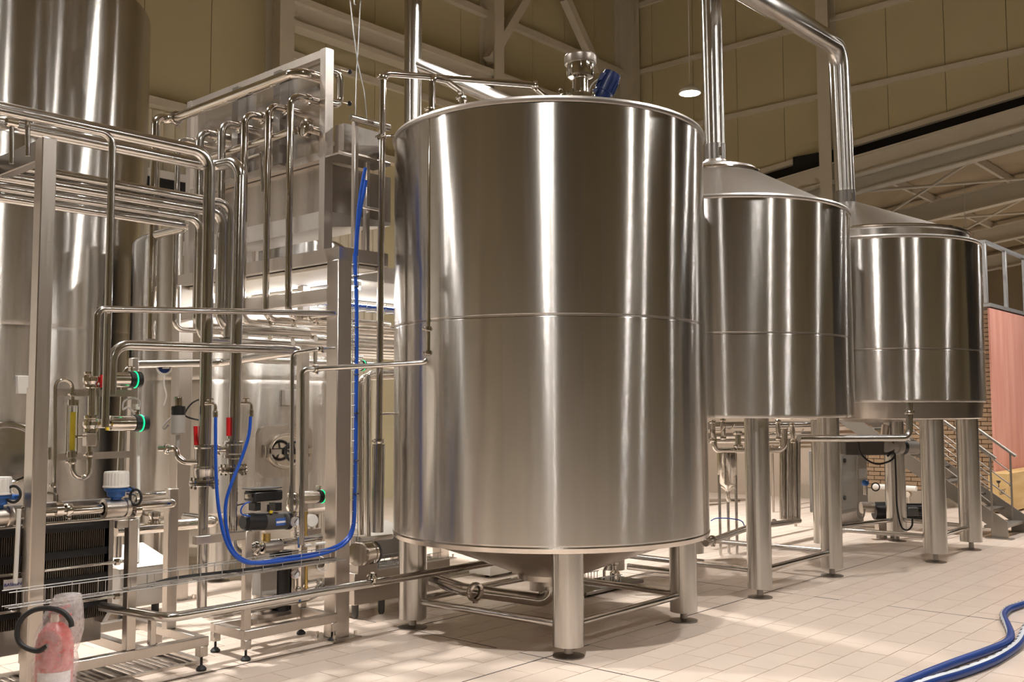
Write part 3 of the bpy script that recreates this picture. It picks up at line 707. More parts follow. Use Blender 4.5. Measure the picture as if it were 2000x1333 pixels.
# side branches at the valves with clamp unions
o = pipe('short swan neck branch joining the left riser valve from a wall pipe', [P(311, 876, D=6.62), P(344, 876, D=6.6), P(347, 893, D=6.58), P(360, 903, D=6.58), P(386, 904, D=6.6)], .02, .05, [(P(325, 876, D=6.61), UX)], mat='steel_bright')
pipe('short horizontal branch between the two riser valves', [P(400, 890, D=6.72), P(420, 879, D=6.74), P(444, 878, D=6.76)], .021, .04, [(P(424, 878, D=6.75), UX)], mat='steel_bright')
# pipes climbing the front vessel
dA = 7.42
pipe('tall thin cleaning pipe left of the foreground vessel that crosses over to its roof', [P(740, 868, D=dA), P(748, 143, D=dA), P(1040, 166, D=7.68), P(1068, 190, D=7.72)], .0255, .06, [(P(740, 862, D=dA), UZ), (P(746, 268, D=dA), UZ), (P(1046, 167, D=7.68), _rt), (P(748, 152, D=dA), UZ)], mat='steel_bright')
for xq, yq, xe in ((756, 266, 790), (752, 809, 784)):
    o = solo(G().tube([P(xq-12, yq, D=dA), P(xe, yq, D=7.6)], .011, 10), 'pipe_bracket', 'steel_bright', ('upper' if yq < 500 else 'lower') + ' stub bracket holding the cleaning pipe to the foreground vessel', 'bracket')
    build(G().cyl(P(xq-8, yq-2, D=dA-.03), P(xq-8, yq+2, D=dA-.03), .02, n=10), 'eye', 'steel_bright', o)
dB = 7.0
pipe('slim cleaning pipe on the front of the foreground vessel with an arch over its rim', [P(838, 690, D=dB), P(844, 152, D=dB), P(872, 158, D=7.15), P(900, 178, D=7.3), P(903, 205, D=7.32)], .0235, .045, [(P(838, 690, D=dB), UZ), (P(838, 643, D=dB), UZ), (P(842, 216, D=dB), UZ), (P(903, 193, D=7.32), UZ)], mat='steel_bright')
for xq, yq, xe, ye in ((842, 217, 866, 232), (840, 645, 866, 643)):
    solo(G().tube([P(xq, yq, D=dB), P(xe, ye, D=7.1)], .011, 10), 'pipe_bracket', 'steel_bright', ('upper' if yq < 500 else 'middle') + ' stub bracket holding the slim pipe to the foreground vessel front', 'bracket')
pipe('wide vertical pipe below the clamp on the tall cleaning pipe', [P(740, 868, D=dA+.02), P(737, 1040, D=dA+.02)], .046, .05)

# pipes just right of the square post
pipe('left of two upright pipes bending right behind the square post', [P(705, 1045, D=8.6), P(705, 737, D=8.6), P(772, 735, D=8.9)], .03, .07, mat='steel_bright')
pipe('right of two upright pipes bending right behind the square post', [P(719, 1050, D=8.3), P(719, 728, D=8.3), P(772, 727, D=8.5)], .024, .06)
hk = P(694, -6, D=7.9)
hw = solo(G().tube([P(684, 4, D=7.9), P(690, 60, D=7.9), P(698, 118, D=7.85), P(712, 180, D=7.8), P(717, 244, D=7.7)], .0045, 6), 'hanging_wire', 'zinc', 'thin wire hanging from above, the one bowing right toward the handrail', 'wire')
hw = solo(G().tube([P(704, 4, D=7.92), P(700, 90, D=7.92), P(696, 150, D=7.9), P(694, 236, D=7.8)], .0045, 6), 'hanging_wire', 'zinc', 'thin wire hanging from above, the one falling straight to the corner post', 'wire')
build(G().tube([P(684, 4, D=7.9), P(683, -2, D=7.9), P(705, -2, D=7.92), P(704, 4, D=7.92)], .005, 6).tube([P(694, -2, D=7.9), P(694, -2, D=7.9)+UZ*8.0], .005, 6).tube([P(692, -2, D=7.9), P(692, 8, D=7.9), P(695, 9, D=7.9)], .005, 6), 'hook', 'zinc', hw)
# ------------------------------------------------------------------ vessels behind the rack
def vessel_back(label, c, R, z0, z1, seam, sh, mat='steel_shell'):
    t = thing('storage_vessel', label, 'vessel', c)
    pr = [(0, z0-.22), (R*.4, z0-.18), (R*.8, z0-.08), (R-.04, z0-.015), (R, z0+.02), (R, z0+.05), (R, seam-.05), (R, seam-.012), (R-.004, seam-.003), (R-.004, seam+.003), (R, seam+.012), (R, seam+.05), (R, z1-.06), (R, z1-.03)]
    pr += [(R-.01, z1), (R-sh*.4, z1+sh*.3), (R-sh, z1+sh*.5), (R*.5, z1+sh*.8), (0, z1+sh*1.0)]
    build(G().lathe(pr, c, n=112), 'shell', mat, t, smooth=35)
    return t
T4 = Vector((6.1, 9.36, 0)); R4 = 1.15
t4 = vessel_back('steel vessel behind the platform post with a round hatch and handwheel', T4, R4, .66, 3.44, P(490, 742, D=9.7).z, .12)
for a in (225, 315, 45, 135):
    leg(t4, T4.x+.93*math.cos(math.radians(a)), T4.y+.93*math.sin(math.radians(a)), .115, .06, .70)
def manway(t, c, R, ang, z, rx, rz, plate, wheel=True, mat='steel_bright'):
    n = Vector((math.cos(ang), math.sin(ang), 0)); s = Vector((-n.y, n.x, 0))
    p = Vector((c.x, c.y, z))+n*R
    if plate:
        g = G(); w, h, rr = plate; poly = []
        for cx, cz, a0 in ((1, 1, 0), (-1, 1, 90), (-1, -1, 180), (1, -1, 270)):
            for k in range(6):
                a = math.radians(a0+k*18); poly.append(p+n*-.09+s*(cx*(w-rr)+rr*math.cos(a))+UZ*(cz*(h-rr)+rr*math.sin(a)))
        g.prism(poly, n*.125); build(g, 'hatch_surround', 'steel_sheet', t, smooth=20)
    def ell(g, prof, mrx, mrz, n_=40):
        prev = None
        for r, h in prof:
            k = [g.b.verts.new(p+n*h+s*(mrx*r*math.cos(2*PI*i/n_))+UZ*(mrz*r*math.sin(2*PI*i/n_))) for i in range(n_)]
            if prev: g.skin(prev, k)
            prev = k
        g.b.faces.new(prev); return g
    build(ell(G(), [(1.08, .02), (1.1, .06), (1.06, .09), (.96, .09), (.93, .07)], rx, rz), 'hatch_neck', mat, t, smooth=30)
    d = build(ell(G(), [(.94, .06), (.93, .075), (.75, .055), (.4, .03), (.05, .025)], rx, rz), 'hatch_door', 'steel_bright' if wheel else 'dark_reflection', t, smooth=40)
    if wheel:
        q = p+n*.24
        g = G().torus(q, n, rx*.5, .016, 28, 8)
        for k in range(5):
            a = k*2*PI/5+.5; g.tube([q, q+(s*math.cos(a)+UZ*math.sin(a))*rx*.5], .01, 8)
        g.cyl(q-n*.02, q+n*.025, .028, n=14)
        build(g, 'handwheel', 'black_plastic', d)
        build(G().cyl(p+n*.1, q, .017, n=12), 'spindle', 'steel_bright', d)
        build(G().beam(p+n*.2-s*rx*1.15, p+n*.2+s*rx*1.1, .05, .02, n), 'crossbar', 'steel_bright', d)
    for sg in (-1, 1):
        build(G().cyl(p+n*.1+s*sg*rx*1.2-UZ*.06, p+n*.1+s*sg*rx*1.2+UZ*.06, .022, n=12), 'hinge', 'steel_bright', t)
mp = P(598, 884, D=9.45); am = math.atan2(mp.y-T4.y, mp.x-T4.x)
manway(t4, T4, R4, am, mp.z, .185, .165, (.285, .25, .09))
jb = P(610, 776, D=9.45); aj = math.atan2(jb.y-T4.y, jb.x-T4.x); nj = Vector((math.cos(aj), math.sin(aj), 0)); sj = Vector((-nj.y, nj.x, 0))
q = Vector((T4.x, T4.y, jb.z))+nj*(R4+.04)
build(G().obox(q, (nj, sj, UZ), (.04, .065, .08)).bevel(.006), 'junction_box', 'grey_plastic', t4)
T5 = Vector((4.25, 11.78, 0)); R5 = 1.76
t5 = vessel_back('tall polished steel vessel at the far left with a rounded shoulder and oval hatch', T5, R5, .62, 6.32, P(60, 633, D=9.6).z, .34)
for a in (230, 320, 50, 140): leg(t5, T5.x+1.4*math.cos(math.radians(a)), T5.y+1.4*math.sin(math.radians(a)), .13, .06, .80)
mp = P(8, 888, D=9.6); am = math.atan2(mp.y-T5.y, mp.x-T5.x)
manway(t5, T5, R5, am, mp.z, .33, .29, None, False)
jb = P(51, 752, D=9.6); aj = math.atan2(jb.y-T5.y, jb.x-T5.x); nj = Vector((math.cos(aj), math.sin(aj), 0)); sj = Vector((-nj.y, nj.x, 0))
build(G().obox(Vector((T5.x, T5.y, jb.z))+nj*(R5+.04), (nj, sj, UZ), (.04, .06, .09)).bevel(.006), 'junction_box', 'grey_plastic', t5)
# sampling cocks on vessel 4
for xq, yq in ((528, 655), (578, 668), (592, 662), (616, 664)):
    p = P(xq, yq, D=9.0); o = thing('sample_valve', {528: 'small polished valve head left of the slim square column', 578: 'left of two polished valve heads above the hatch vessel', 592: 'right of two polished valve heads above the hatch vessel', 616: 'small polished valve head nearest the platform post'}[xq], 'valve', p-UZ*.08)
    build(G().lathe([(.022, -.08), (.022, 0), (.045, .005), (.05, .03), (.045, .06), (.02, .075), (0, .08)], p, n=16), 'head', 'steel_bright', o, smooth=30)
    build(G().cyl(p-UZ*.22, p-UZ*.08, .02, n=12), 'stem', 'steel_pipe', o)
    build(G().cyl(p-UZ*.05-_rt*.05, p-UZ*.05+_rt*.05, .012, n=8), 'branch', 'steel_bright', o)
p = P(594, 678, D=8.6); build(G().tube([p, p-UZ*.12], .012, 10).ball(p-UZ*.13, .016, 8, 6), 'lever', 'steel_bright', o)
# strip lights and cable trays under the platform
tubes = [((5.6, 7.62), (7.8, 7.62), 'bright strip light under the platform seen beside the foreground vessel'), ((5.35, 6.5), (5.35, 8.0), 'bright strip light under the platform seen left of the square post')]
for a, b, lb in tubes:
    o = thing('strip_light', lb, 'lamp', (*a, 2.73))
    build(G().beam((*a, 2.735), (*b, 2.735), .09, .03), 'housing', 'pale_plastic', o)
    build(G().beam((*a, 2.705), (*b, 2.705), .075, .03), 'diffuser', 'tube_lens', o)
def wire_tray(label, a, b, w, h, n, r=.0035, mat='zinc'):
    a = Vector(a); b = Vector(b); d = (b-a).normalized(); s = d.cross(UZ).normalized()
    t = thing('cable_tray', label, 'tray', a)
    g = G()
    for i in range(3):
        o = s*(w*(i/2-.5)); g.tube([a+o, b+o], r, 6)
    for sg in (-.5, .5): g.tube([a+s*w*sg+UZ*h, b+s*w*sg+UZ*h], r, 6)
    build(g, 'long_wires', mat, t)['kind'] = 'stuff'
    g = G(); L = (b-a).length
    for k in range(n):
        p = lerp(a, b, (k+.5)/n); g.tube([p-s*w*.5+UZ*h, p-s*w*.5, p+s*w*.5, p+s*w*.5+UZ*h], r, 6)
    build(g, 'cross_wires', mat, t)['kind'] = 'stuff'
    return t
t = wire_tray('wire cable tray with blue hoses hung under the platform', (5.1, 6.95, 2.58), (7.8, 6.95, 2.58), .28, .06, 24)
solo(G().tube([(5.1, 6.9, 2.605), (7.8, 6.9, 2.605)], .014, 10), 'air_hose', 'blue_hose', 'front blue air hose lying in the tray under the platform', 'hose')
solo(G().tube([(5.1, 6.98, 2.605), (7.8, 6.98, 2.605)], .014, 10), 'air_hose', 'blue_hose', 'rear blue air hose lying in the tray under the platform', 'hose')
# second bank of pipes running under the platform, below the goosenecks
for k, (y, z, r) in enumerate(((6.6, 2.26, .03), (6.95, 2.25, .03), (7.25, 2.24, .027), (7.55, 2.24, .034), (7.85, 2.23, .03), (7.7, 2.13, .03))):
    xs_ = 5.0+.03*k
    pipe(['first', 'second', 'third', 'fourth', 'fifth', 'sixth'][k]+' cream lit level pipe in the bank under the platform, counted from the front', [(xs_, y, z), (7.9, y, z)], r, n=12, group='level pipes under the platform')
# slim square column and other columns behind
o = solo(G().box(5.16, 5.24, 7.0, 7.08, 0, 2.75).bevel(.004), 'support_column', 'steel_satin', 'slim square column between valve heads under the platform', 'column')
# ------------------------------------------------------------------ left skid
sk = thing('skid_frame', 'low steel skid frame on screw feet at lower left, carrying the plate heat exchanger', 'frame', (3.0, 6.0, 0))
def bar(t, x0, x1, y0, y1, z0, z1, name='frame_bar', mat='steel_satin'): return build(G().box(x0, x1, y0, y1, z0, z1).bevel(.004), name, mat, t)
zs0, zs1 = .155, .215
bar(sk, 2.51, 3.55, 5.77, 5.83, zs0, zs1); bar(sk, 1.7, 3.55, 6.66, 6.72, zs0, zs1)
bar(sk, 3.49, 3.55, 5.83, 6.66, zs0, zs1); bar(sk, 2.66, 2.72, 5.83, 6.66, zs0, zs1); bar(sk, 3.08, 3.14, 5.83, 6.66, zs0, zs1)
for x, y in ((3.515, 5.80), (3.515, 6.37), (2.2, 6.69), (2.6, 5.8)):
    bar(sk, x-.03, x+.03, y-.03, y+.03, .09, .158, 'leg')
    f = build(G().lathe([(0, 0), (.032, 0), (.034, .012), (.02, .028), (.0085, .034), (.0085, .1), (0, .1)], (x, y, 0), n=16), 'screw_foot', 'black_rubber', sk)
u1 = bar(sk, 3.0, 3.06, 5.79, 5.85, .215, P(252, 1015, Y=5.8).z, 'upright')
bar(sk, 3.46, 3.53, 6.14, 6.21, .215, P(325, 955, Y=6.2).z, 'upright')
bar(sk, 2.93, 3.06, 5.80, 5.84, P(252, 1015, Y=5.8).z-.05, P(252, 1015, Y=5.8).z, 'arm')
bar(sk, 3.16, 3.20, 5.80, 5.84, .215, P(296, 1205, Y=5.8).z, 'stub_post')
x = P(54, 1000, Y=6.04).x; bar(sk, x-.025, x+.025, 6.012, 6.05, .2, P(54, 758, Y=6.04).z, 'upright')
# drain grating seen through the frame
gr = thing('floor_grating', 'slotted floor drain grating below the left skid', 'grating', (3.0, 6.3, .0))
g = G()
for k in range(26): x = 2.45+k*.045; g.box(x, x+.014, 6.0, 6.55, .001, .012)
build(g, 'slots', 'steel_dark', gr)['kind'] = 'stuff'
build(G().box(2.4, 3.66, 5.96, 6.0, .001, .014).box(2.4, 3.66, 6.55, 6.59, .001, .014).box(2.4, 2.44, 6.0, 6.55, .001, .014).box(3.62, 3.66, 6.0, 6.55, .001, .014), 'rim', 'steel_satin', gr)
# plate heat exchanger
Yp = 6.12
pz0, pz1 = P(150, 1212, Y=Yp).z, P(150, 1008, Y=Yp).z
xl, xr = P(95, 1130, Y=Yp).x-.35, P(208, 1130, Y=Yp).x
he = thing('plate_heat_exchanger', 'dark plate heat exchanger with many thin plates between two end plates', 'heat exchanger', ((xl+xr)/2, Yp+.2, .215))
g = G(); n_ = 104
for k in range(n_):
    x = xl+.02+(xr-xl-.03)*k/n_; g.box(x, x+.003, Yp+.012*(k % 2), Yp+.42, pz0, pz1)
build(g, 'plates', 'plate_dark', he)['kind'] = 'stuff'
g = G()
for k in range(4): z = pz0+(pz1-pz0)*(.14+.25*k); g.box(xl, xr, Yp-.008, Yp+.43, z-.022, z+.022)
build(g, 'gasket_bands', 'black_rubber', he)
g = G().prism([(xr, Yp-.02, pz1+.06), (xr, Yp+.46, pz1+.06), (xr, Yp+.46, pz0-.05), (xr, Yp+.05, pz0-.05), (xr, Yp-.02, pz0+.02)], (.03, 0, 0)); build(g, 'end_plate', 'steel_dark', he)
build(G().box(xl-.06, xl, Yp-.06, Yp+.5, .2, pz1+.2).bevel(.004), 'head_plate', 'steel_satin', he)
for z in (pz0+.12, pz0+(pz1-pz0)*.52, pz1-.03): build(G().tube([(xl-.1, Yp-.045, z), (xr+.09, Yp-.045, z)], .011, 10), 'tie_rod', 'steel_pipe', he)
for z in (pz0+.12, pz0+(pz1-pz0)*.52): build(G().cyl((xr+.03, Yp-.045, z), (xr+.06, Yp-.045, z), .022, n=6), 'tie_nut', 'steel_bright', he)
build(G().box(xl-.06, xr+.1, Yp+.16, Yp+.24, pz1+.02, pz1+.075), 'carrying_bar', 'steel_dark', he)
build(G().box(xl-.06, xr+.02, Yp+.1, Yp+.3, .215, pz0-.02), 'support_beam', 'steel_dark', he)
def text(s, p, ex, ey, size, name, mat, parent, depth=.0015):
    cu = bpy.data.curves.new(name, 'FONT'); cu.body = s; cu.size = size; cu.extrude = depth; cu.align_x = 'CENTER'; cu.align_y = 'CENTER'; cu.resolution_u = 3
    tmp = bpy.data.objects.new(name+'_c', cu); COL.objects.link(tmp)
    me = bpy.data.meshes.new_from_object(tmp.evaluated_get(bpy.context.evaluated_depsgraph_get())); bpy.data.objects.remove(tmp)
    ex = Vector(ex).normalized(); ez = ex.cross(Vector(ey)).normalized(); ey = ez.cross(ex)
    me.transform(Matrix((ex, ey, ez)).transposed().to_4x4()); me.materials.clear(); me.materials.append(MATS[mat])
    o = bpy.data.objects.new(name, me); COL.objects.link(o)
    o.parent = parent; o.location = Vector(p)-WLOC[parent.name]; WLOC[o.name] = Vector(p); return o
def sign(parent, label, c, w, h, s, size, ex=UX):
    p = build(G().obox(c, (ex, UY, UZ), (w/2, .002, h/2)), 'sign', 'sign_white', parent); p['label'] = label
    text(s, Vector(c)-UY*.003, ex, UZ, size, 'lettering', 'sign_blue', p)
c = P(27, 1142, Y=6.03); sign(he, 'white name plate with blue capital letters', c, .112, .062, 'BASELINE', .026, (1, -.05, 0))
# horizontal product pipe with a flow meter
pr_ = P(150, 995, Y=5.98); zp = 1.062
mp_ = pipe('polished product pipe through the blue and white flow meter, ending in a return bend', [(1.2, 5.98, zp+.005), (3.40, 5.98, zp), (3.43, 6.12, zp), (3.0, 6.15, zp)], .029, .05, [(P(133, 997, Y=5.98), UX), (P(52, 1000, Y=5.98), UX)], mat='steel_bright')
pipe('thin bent pipe above the return bend ending at the skid upright', [P(262, 968, Y=6.1), P(322, 963, Y=6.1)], .017, mat='steel_bright')
def flow_meter(label, x, zc, ybase, cut=False):
    t = thing('flow_meter', label, 'meter', (x, ybase, zc))
    c = Vector((x, ybase, zc))
    build(G().lathe([(.04, -.085), (.06, -.08), (.06, -.055), (.052, -.05), (.052, .05), (.06, .055), (.06, .08), (.04, .085)], c, UX, 24), 'meter_tube', 'steel_satin', t, smooth=30)
    c = c+UZ*.05
    build(G().lathe([(.03, 0), (.034, .015), (.052, .022), (.056, .05), (.066, .056), (.072, .062), (.072, .078), (.066, .08)], c, n=24), 'blue_housing', 'blue_cap', t, smooth=30)
    pr = []
    g = G(); n = 48; prev = None
    for z, r in ((.078, .079), (.086, .08), (.09, .076), (.165, .075), (.176, .07), (.178, .0)):
        k = [g.b.verts.new(c+Vector(((r-(.0025 if i % 2 and .088 < z < .17 else 0))*math.cos(2*PI*i/n), (r-(.0025 if i % 2 and .088 < z < .17 else 0))*math.sin(2*PI*i/n), z))) for i in range(n)] if r else None
        if k is None: g.b.faces.new(prev)
        else:
            if prev: g.skin(prev, k)
            prev = k
    build(g, 'ribbed_cap', 'pale_plastic', t, smooth=None)
    build(G().cyl(c+UX*.05+UZ*.06, c+UX*.115+UZ*.055, .017, n=12), 'cable_gland', 'blue_cap', t)
    return t
fx = P(226, 992, Y=5.98).x
flow_meter('blue and white flow meter on the polished product pipe right of the tall square post', fx, zp, 5.98)
flow_meter('blue and white flow meter cut by the left photo edge', P(-6, 998, Y=5.98).x, zp, 5.98)
for xq in (112, 265):
    a = P(xq, 996, Y=5.98); o = thing('butterfly_valve', ('left' if xq < 200 else 'right')+' polished butterfly valve beside the flow meter', 'valve', a)
    build(G().cyl(a-UX*.02, a+UX*.02, .05, n=24), 'disc_body', 'steel_bright', o); build(G().tube([a+UZ*.045, a+UZ*.09, a+UZ*.1-_rt*.06], .008, 8, .02), 'lever', 'steel_bright', o)
p = P(265, 972, Y=5.9); solo(G().torus(p, _fw+_rt*.5, .048, .008, 24, 8).tube([p+UZ*.045, p+UZ*.06-_rt*.03, p+UZ*.08-_rt*.06], .006, 6), 'hose_coil', 'black_rubber', 'short black cable loop hanging at the flow meter gland', 'cable')
p = P(26, 966, Y=5.9); solo(G().torus(p, _fw+_rt*.2, .046, .008, 24, 8), 'hose_coil', 'black_rubber', 'black cable loop near the left photo edge below the oval hatch', 'cable')
# conduits
o = solo(G().tube([P(269, 790, Y=6.25), P(270, 955, Y=6.25), P(268, 1100, Y=5.9)], .0125, 10), 'conduit', 'white_box', 'thin white cable conduit running down behind the skid upright', 'conduit')
solo(G().tube([P(37, 995, Y=5.9), P(30, 1140, Y=5.9)], .0125, 10), 'conduit', 'white_box', 'thin white conduit left of the tall square post', 'conduit')
# gauge board: sight glass, sensor valves
gb = thing('bracket_rack', 'light steel bracket rack with two level flat bars behind the sight glass', 'bracket', (2.95, 6.3, .9))
Yg = 6.24
for y0 in (767, 886):
    a, b = P(105, y0, Y=Yg), P(268 if y0 < 800 else 256, y0+2, Y=Yg); build(G().box(a.x, b.x, Yg, Yg+.008, b.z-.022, b.z+.022), 'flat_bar', 'steel_satin', gb)
a = P(262, 700, Y=Yg+.06); bar(gb, a.x-.025, a.x+.025, Yg+.04, Yg+.09, .215, a.z, 'post')
def vtube(pts, r, bend, label, Y=6.15, **k): return pipe(label, [P(x, y, Y=Y) for x, y in pts], r, bend, **k)
o = vtube([(107, 985), (108, 742), (142, 742), (142, 782)], .0125, .055, 'hairpin tube over the sight glass with a long thin drop leg', clamps=[(P(143, 770, Y=6.15), UZ), (P(105, 948, Y=6.15), UZ)], mat='steel_bright')
sgx = thing('sight_glass', 'vertical sight glass with a yellow scale', 'sight glass', P(142, 890, Y=6.15))
a, b = P(141, 888, Y=6.15), P(143, 787, Y=6.15)
m, t_, b_ = nodes('glass'); b_.inputs['Transmission Weight'].default_value = 1; b_.inputs['Roughness'].default_value = .02; b_.inputs['Base Color'].default_value = (.92, .97, .95, 1); b_.inputs['IOR'].default_value = 1.3; MATS['glass'] = m
build(G().cyl(a, b, .027, n=20, caps=False), 'glass_tube', 'glass', sgx)
build(G().obox(lerp(a, b, .45), (_rt, _fw, UZ), (.012, .003, (b-a).length*.37)), 'yellow_scale', 'yellow', sgx)
for q in (a, b): build(G().lathe([(.02, -.02), (.033, -.018), (.033, .018), (.02, .02)], q, n=18), 'end_cap', 'steel_bright', sgx)
for sg in (-1, 1): build(G().cyl(a+_rt*.034*sg-_fw*.01, b+_rt*.034*sg-_fw*.01, .004, n=6), 'guard_rod', 'steel_bright', sgx)
vtube([(141, 893), (142, 934), (175, 934), (175, 868)], .0165, .062, 'polished bottom hairpin bend below the sight glass', clamps=[(P(141, 902, Y=6.15), UZ), (P(175, 888, Y=6.15), UZ)], mat='steel_bright')
p = P(175, 859, Y=6.15); o = thing('block_valve', 'small cube shaped steel valve above the hairpin bend', 'valve', p)
build(G().obox(p, (UX, UY, UZ), (.033, .033, .042)).bevel(.006), 'body', 'steel_satin', o); build(G().cyl(p-UX*.1+UZ*.02, p-UX*.03+UZ*.02, .008, n=8), 'stem', 'steel_bright', o)
vtube([(178, 845), (180, 742)], .0235, .03, 'upright polished tube joining the two sensor valves', mat='steel_bright')
vtube([(191, 862), (191, 600)], .012, .03, 'thin upright tube right behind the sensor valves', Y=6.2)
for yq in (742, 828):
    p = P(178, yq, Y=6.15); o = thing('sensor_valve', ('upper' if yq < 800 else 'lower')+' round polished valve body left of a green ringed actuator', 'valve', p)
    build(G().lathe([(.03, -.055), (.045, -.05), (.045, -.035), (.04, -.03), (.052, -.01), (.052, .012), (.04, .03), (.045, .035), (.045, .05), (.03, .055)], p, n=20), 'body', 'steel_bright', o, smooth=30)
    build(G().cyl(p, p+UX*.12, .03, n=16), 'neck', 'steel_bright', o)
def actuator(label, a, b, r, ringr=None, red=False):
    a = Vector(a); b = Vector(b); d = (b-a).normalized(); L = (b-a).length
    t = thing('valve_actuator', label, 'actuator', a)
    build(G().lathe([(r*.55, -.05*1), (r*.55, 0), (r, .003), (r, L*.62), (0, L*.62)], a, d, 28), 'cylinder', 'steel_bright', t, smooth=30)
    build(G().lathe([(r*1.0, L*.62), (r*1.12, L*.64), (r*1.12, L*.76), (r*1.05, L*.78), (r*1.05, L*.84), (r*1.12, L*.86), (r*1.05, L*.97), (r*.8, L), (0, L)], a, d, 28), 'cap', 'black_plastic', t, smooth=30)
    build(G().torus(a+d*L*.81, d, r*1.06, r*.09, 32, 8), 'status_ring', 'led_green', t)
    s = a+d*L*.72+UZ*r*1.15
    build(G().cyl(s, s+UZ*.03, .010, n=8).cyl(s+UZ*.025-d*.03, s+UZ*.025+d*.02, .007, n=8), 'air_fitting', 'steel_bright', t)
    return t
actuator('upper steel actuator with a green lit ring and black cap near the sight glass', P(205, 742, Y=6.15), P(276, 742, Y=6.15), P(205, 727, Y=6.15).z-P(205, 742, Y=6.15).z)
actuator('lower steel actuator with a green lit ring and black cap near the sight glass', P(213, 827, Y=6.15), P(288, 827, Y=6.15), P(213, 812, Y=6.15).z-P(213, 827, Y=6.15).z)
solo(G().box(*(lambda p: (p.x-.012, p.x+.012, 6.1, 6.12, p.z-.05, p.z+.03))(P(201, 742, Y=6.1))), 'tag', 'red_grip', 'small red tag at the neck of the upper actuator', 'tag')
solo(G().box(*(lambda p: (p.x-.008, p.x+.008, 6.08, 6.1, p.z-.03, p.z+.03))(P(211, 832, Y=6.08))), 'tag', 'yellow', 'small yellow tag at the neck of the lower actuator', 'tag')
solo(G().tube(smooth_path([P(x, y, Y=6.1) for x, y in ((262, 808), (250, 796), (240, 800), (243, 784), (262, 778), (272, 784), (272, 795))]), .007, 8), 'signal_cable', 'grey_plastic', 'grey looped signal cable between the two green ringed actuators', 'cable')
# round gauge on the rear pipe
a = P(321, 718, Y=7.2); o = thing('dial_gauge', 'round dial gauge with a dark face on the rear pipe', 'gauge', a); dg = (CAM-a).normalized()
build(G().lathe([(0, -.04), (.05, -.04), (.062, -.03), (.062, .008), (.05, .012), (.046, .004), (0, .004)], a, dg, 32), 'case', 'pale_plastic', o, smooth=30)
build(G().cyl(a+dg*.004, a+dg*.006, .044, n=28), 'face', 'blue_paint', o)
d_, u_, v_ = ortho(dg); build(G().obox(a+dg*.009, (_rt, UZ, dg), (.04, .011, .002)), 'bright_bar', 'pale_plastic', o)
solo(G().tube(smooth_path([a-UZ*.06, a-UZ*.14, a-UZ*.22+_rt*.02, a-UZ*.3]), .007, 8), 'signal_cable', 'pale_plastic', 'thin pale cable hanging below the round dial gauge', 'cable')
# float sensor standing on the swan neck branch
b = P(347, 872, D=6.6); o = thing('pressure_sensor', 'tall grey pressure sensor with a black collar left of the red lever', 'sensor', b)
hz = lambda y: P(347, y, D=6.6).z-b.z
build(G().lathe([(.015, 0), (.015, hz(850)), (.04, hz(849)), (.046, hz(846)), (.046, hz(815)), (.042, hz(811)), (0, hz(811))], b, n=24), 'body', 'grey_plastic', o, smooth=30)
build(G().lathe([(.044, hz(811)), (.046, hz(808)), (.044, hz(803)), (.047, hz(800)), (.044, hz(794)), (0, hz(794))], b, n=24), 'collar', 'black_plastic', o, smooth=30)
build(G().lathe([(.02, hz(794)), (.03, hz(793)), (.03, hz(777)), (.027, hz(775)), (0, hz(775))], b, n=18), 'tip', 'steel_bright', o, smooth=30)
solo(G().tube(smooth_path([P(x, y, D=6.7) for x, y in ((340, 812), (326, 824), (318, 834), (322, 838), (330, 830))]), .006, 8), 'signal_cable', 'grey_plastic', 'thin grey cable curling left of the tall pressure sensor', 'cable')
solo(G().tube(smooth_path([P(x, y, D=6.9) for x, y in ((395, 778), (375, 788), (361, 808), (368, 816), (394, 822))]), .006, 8), 'signal_cable', 'black_rubber', 'thin black cable curling right of the tall pressure sensor', 'cable')
# blue hoses from taps on the risers
def tap(label, x, y, d, sgn):
    p = P(x, y, D=d); o = thing('tap', label, 'tap', p)
    build(G().tube([p-_rt*.07, p, p-UZ*.045], .011, 10, .02), 'body', 'steel_bright', o); build(G().cyl(p-_rt*.035, p-_rt*.035+UZ*.03, .009, n=8).cyl(p-_rt*.035+UZ*.028-_rt*.02, p-_rt*.035+UZ*.028+_rt*.02, .006, n=8), 'handle', 'steel_bright', o)
    build(G().lathe([(.013, -.09), (.016, -.088), (.016, -.05), (.011, -.04)], p, n=14), 'hose_nut', 'steel_bright', o)
tap('small polished tap on the left thick riser feeding a blue hose', 421, 789, 6.5, 1); tap('small polished tap on the right thick riser feeding a blue hose', 491, 788, 6.62, 1)
def hose(label, pts, r=.0115, mat='blue_hose', cat='hose', name='air_hose'): return solo(G().tube(smooth_path(pts), r, 10), name, mat, label, cat)
tail = [(575, 1093), (620, 1085), (650, 1076), (672, 1064), (686, 1046), (692, 1020), (694, 960), (695, 880), (696, 780), (697, 690), (697, 600), (695, 540), (694, 500)]
hose('blue hose hanging from the left riser tap and looping to the square post', [P(421, 808, D=6.5), P(421, 850, D=6.48), P(422, 930, D=6.45), P(428, 1000, D=6.42), P(443, 1062, D=6.4), P(470, 1095, D=6.42), P(510, 1101, D=6.55)]+[P(x, y, D=6.6+min(.6, (x-510)/300)) for x, y in tail])
hose('blue hose hanging from the right riser tap beside the first one', [P(490, 807, D=6.62), P(486, 850, D=6.6), P(472, 895, D=6.56), P(452, 945, D=6.48), P(441, 985, D=6.45), P(442, 1030, D=6.44), P(455, 1075, D=6.45), P(482, 1097, D=6.5), P(515, 1098, D=6.58)]+[P(x-1.5, y-5, D=6.63+min(.6, (x-510)/300)) for x, y in tail])
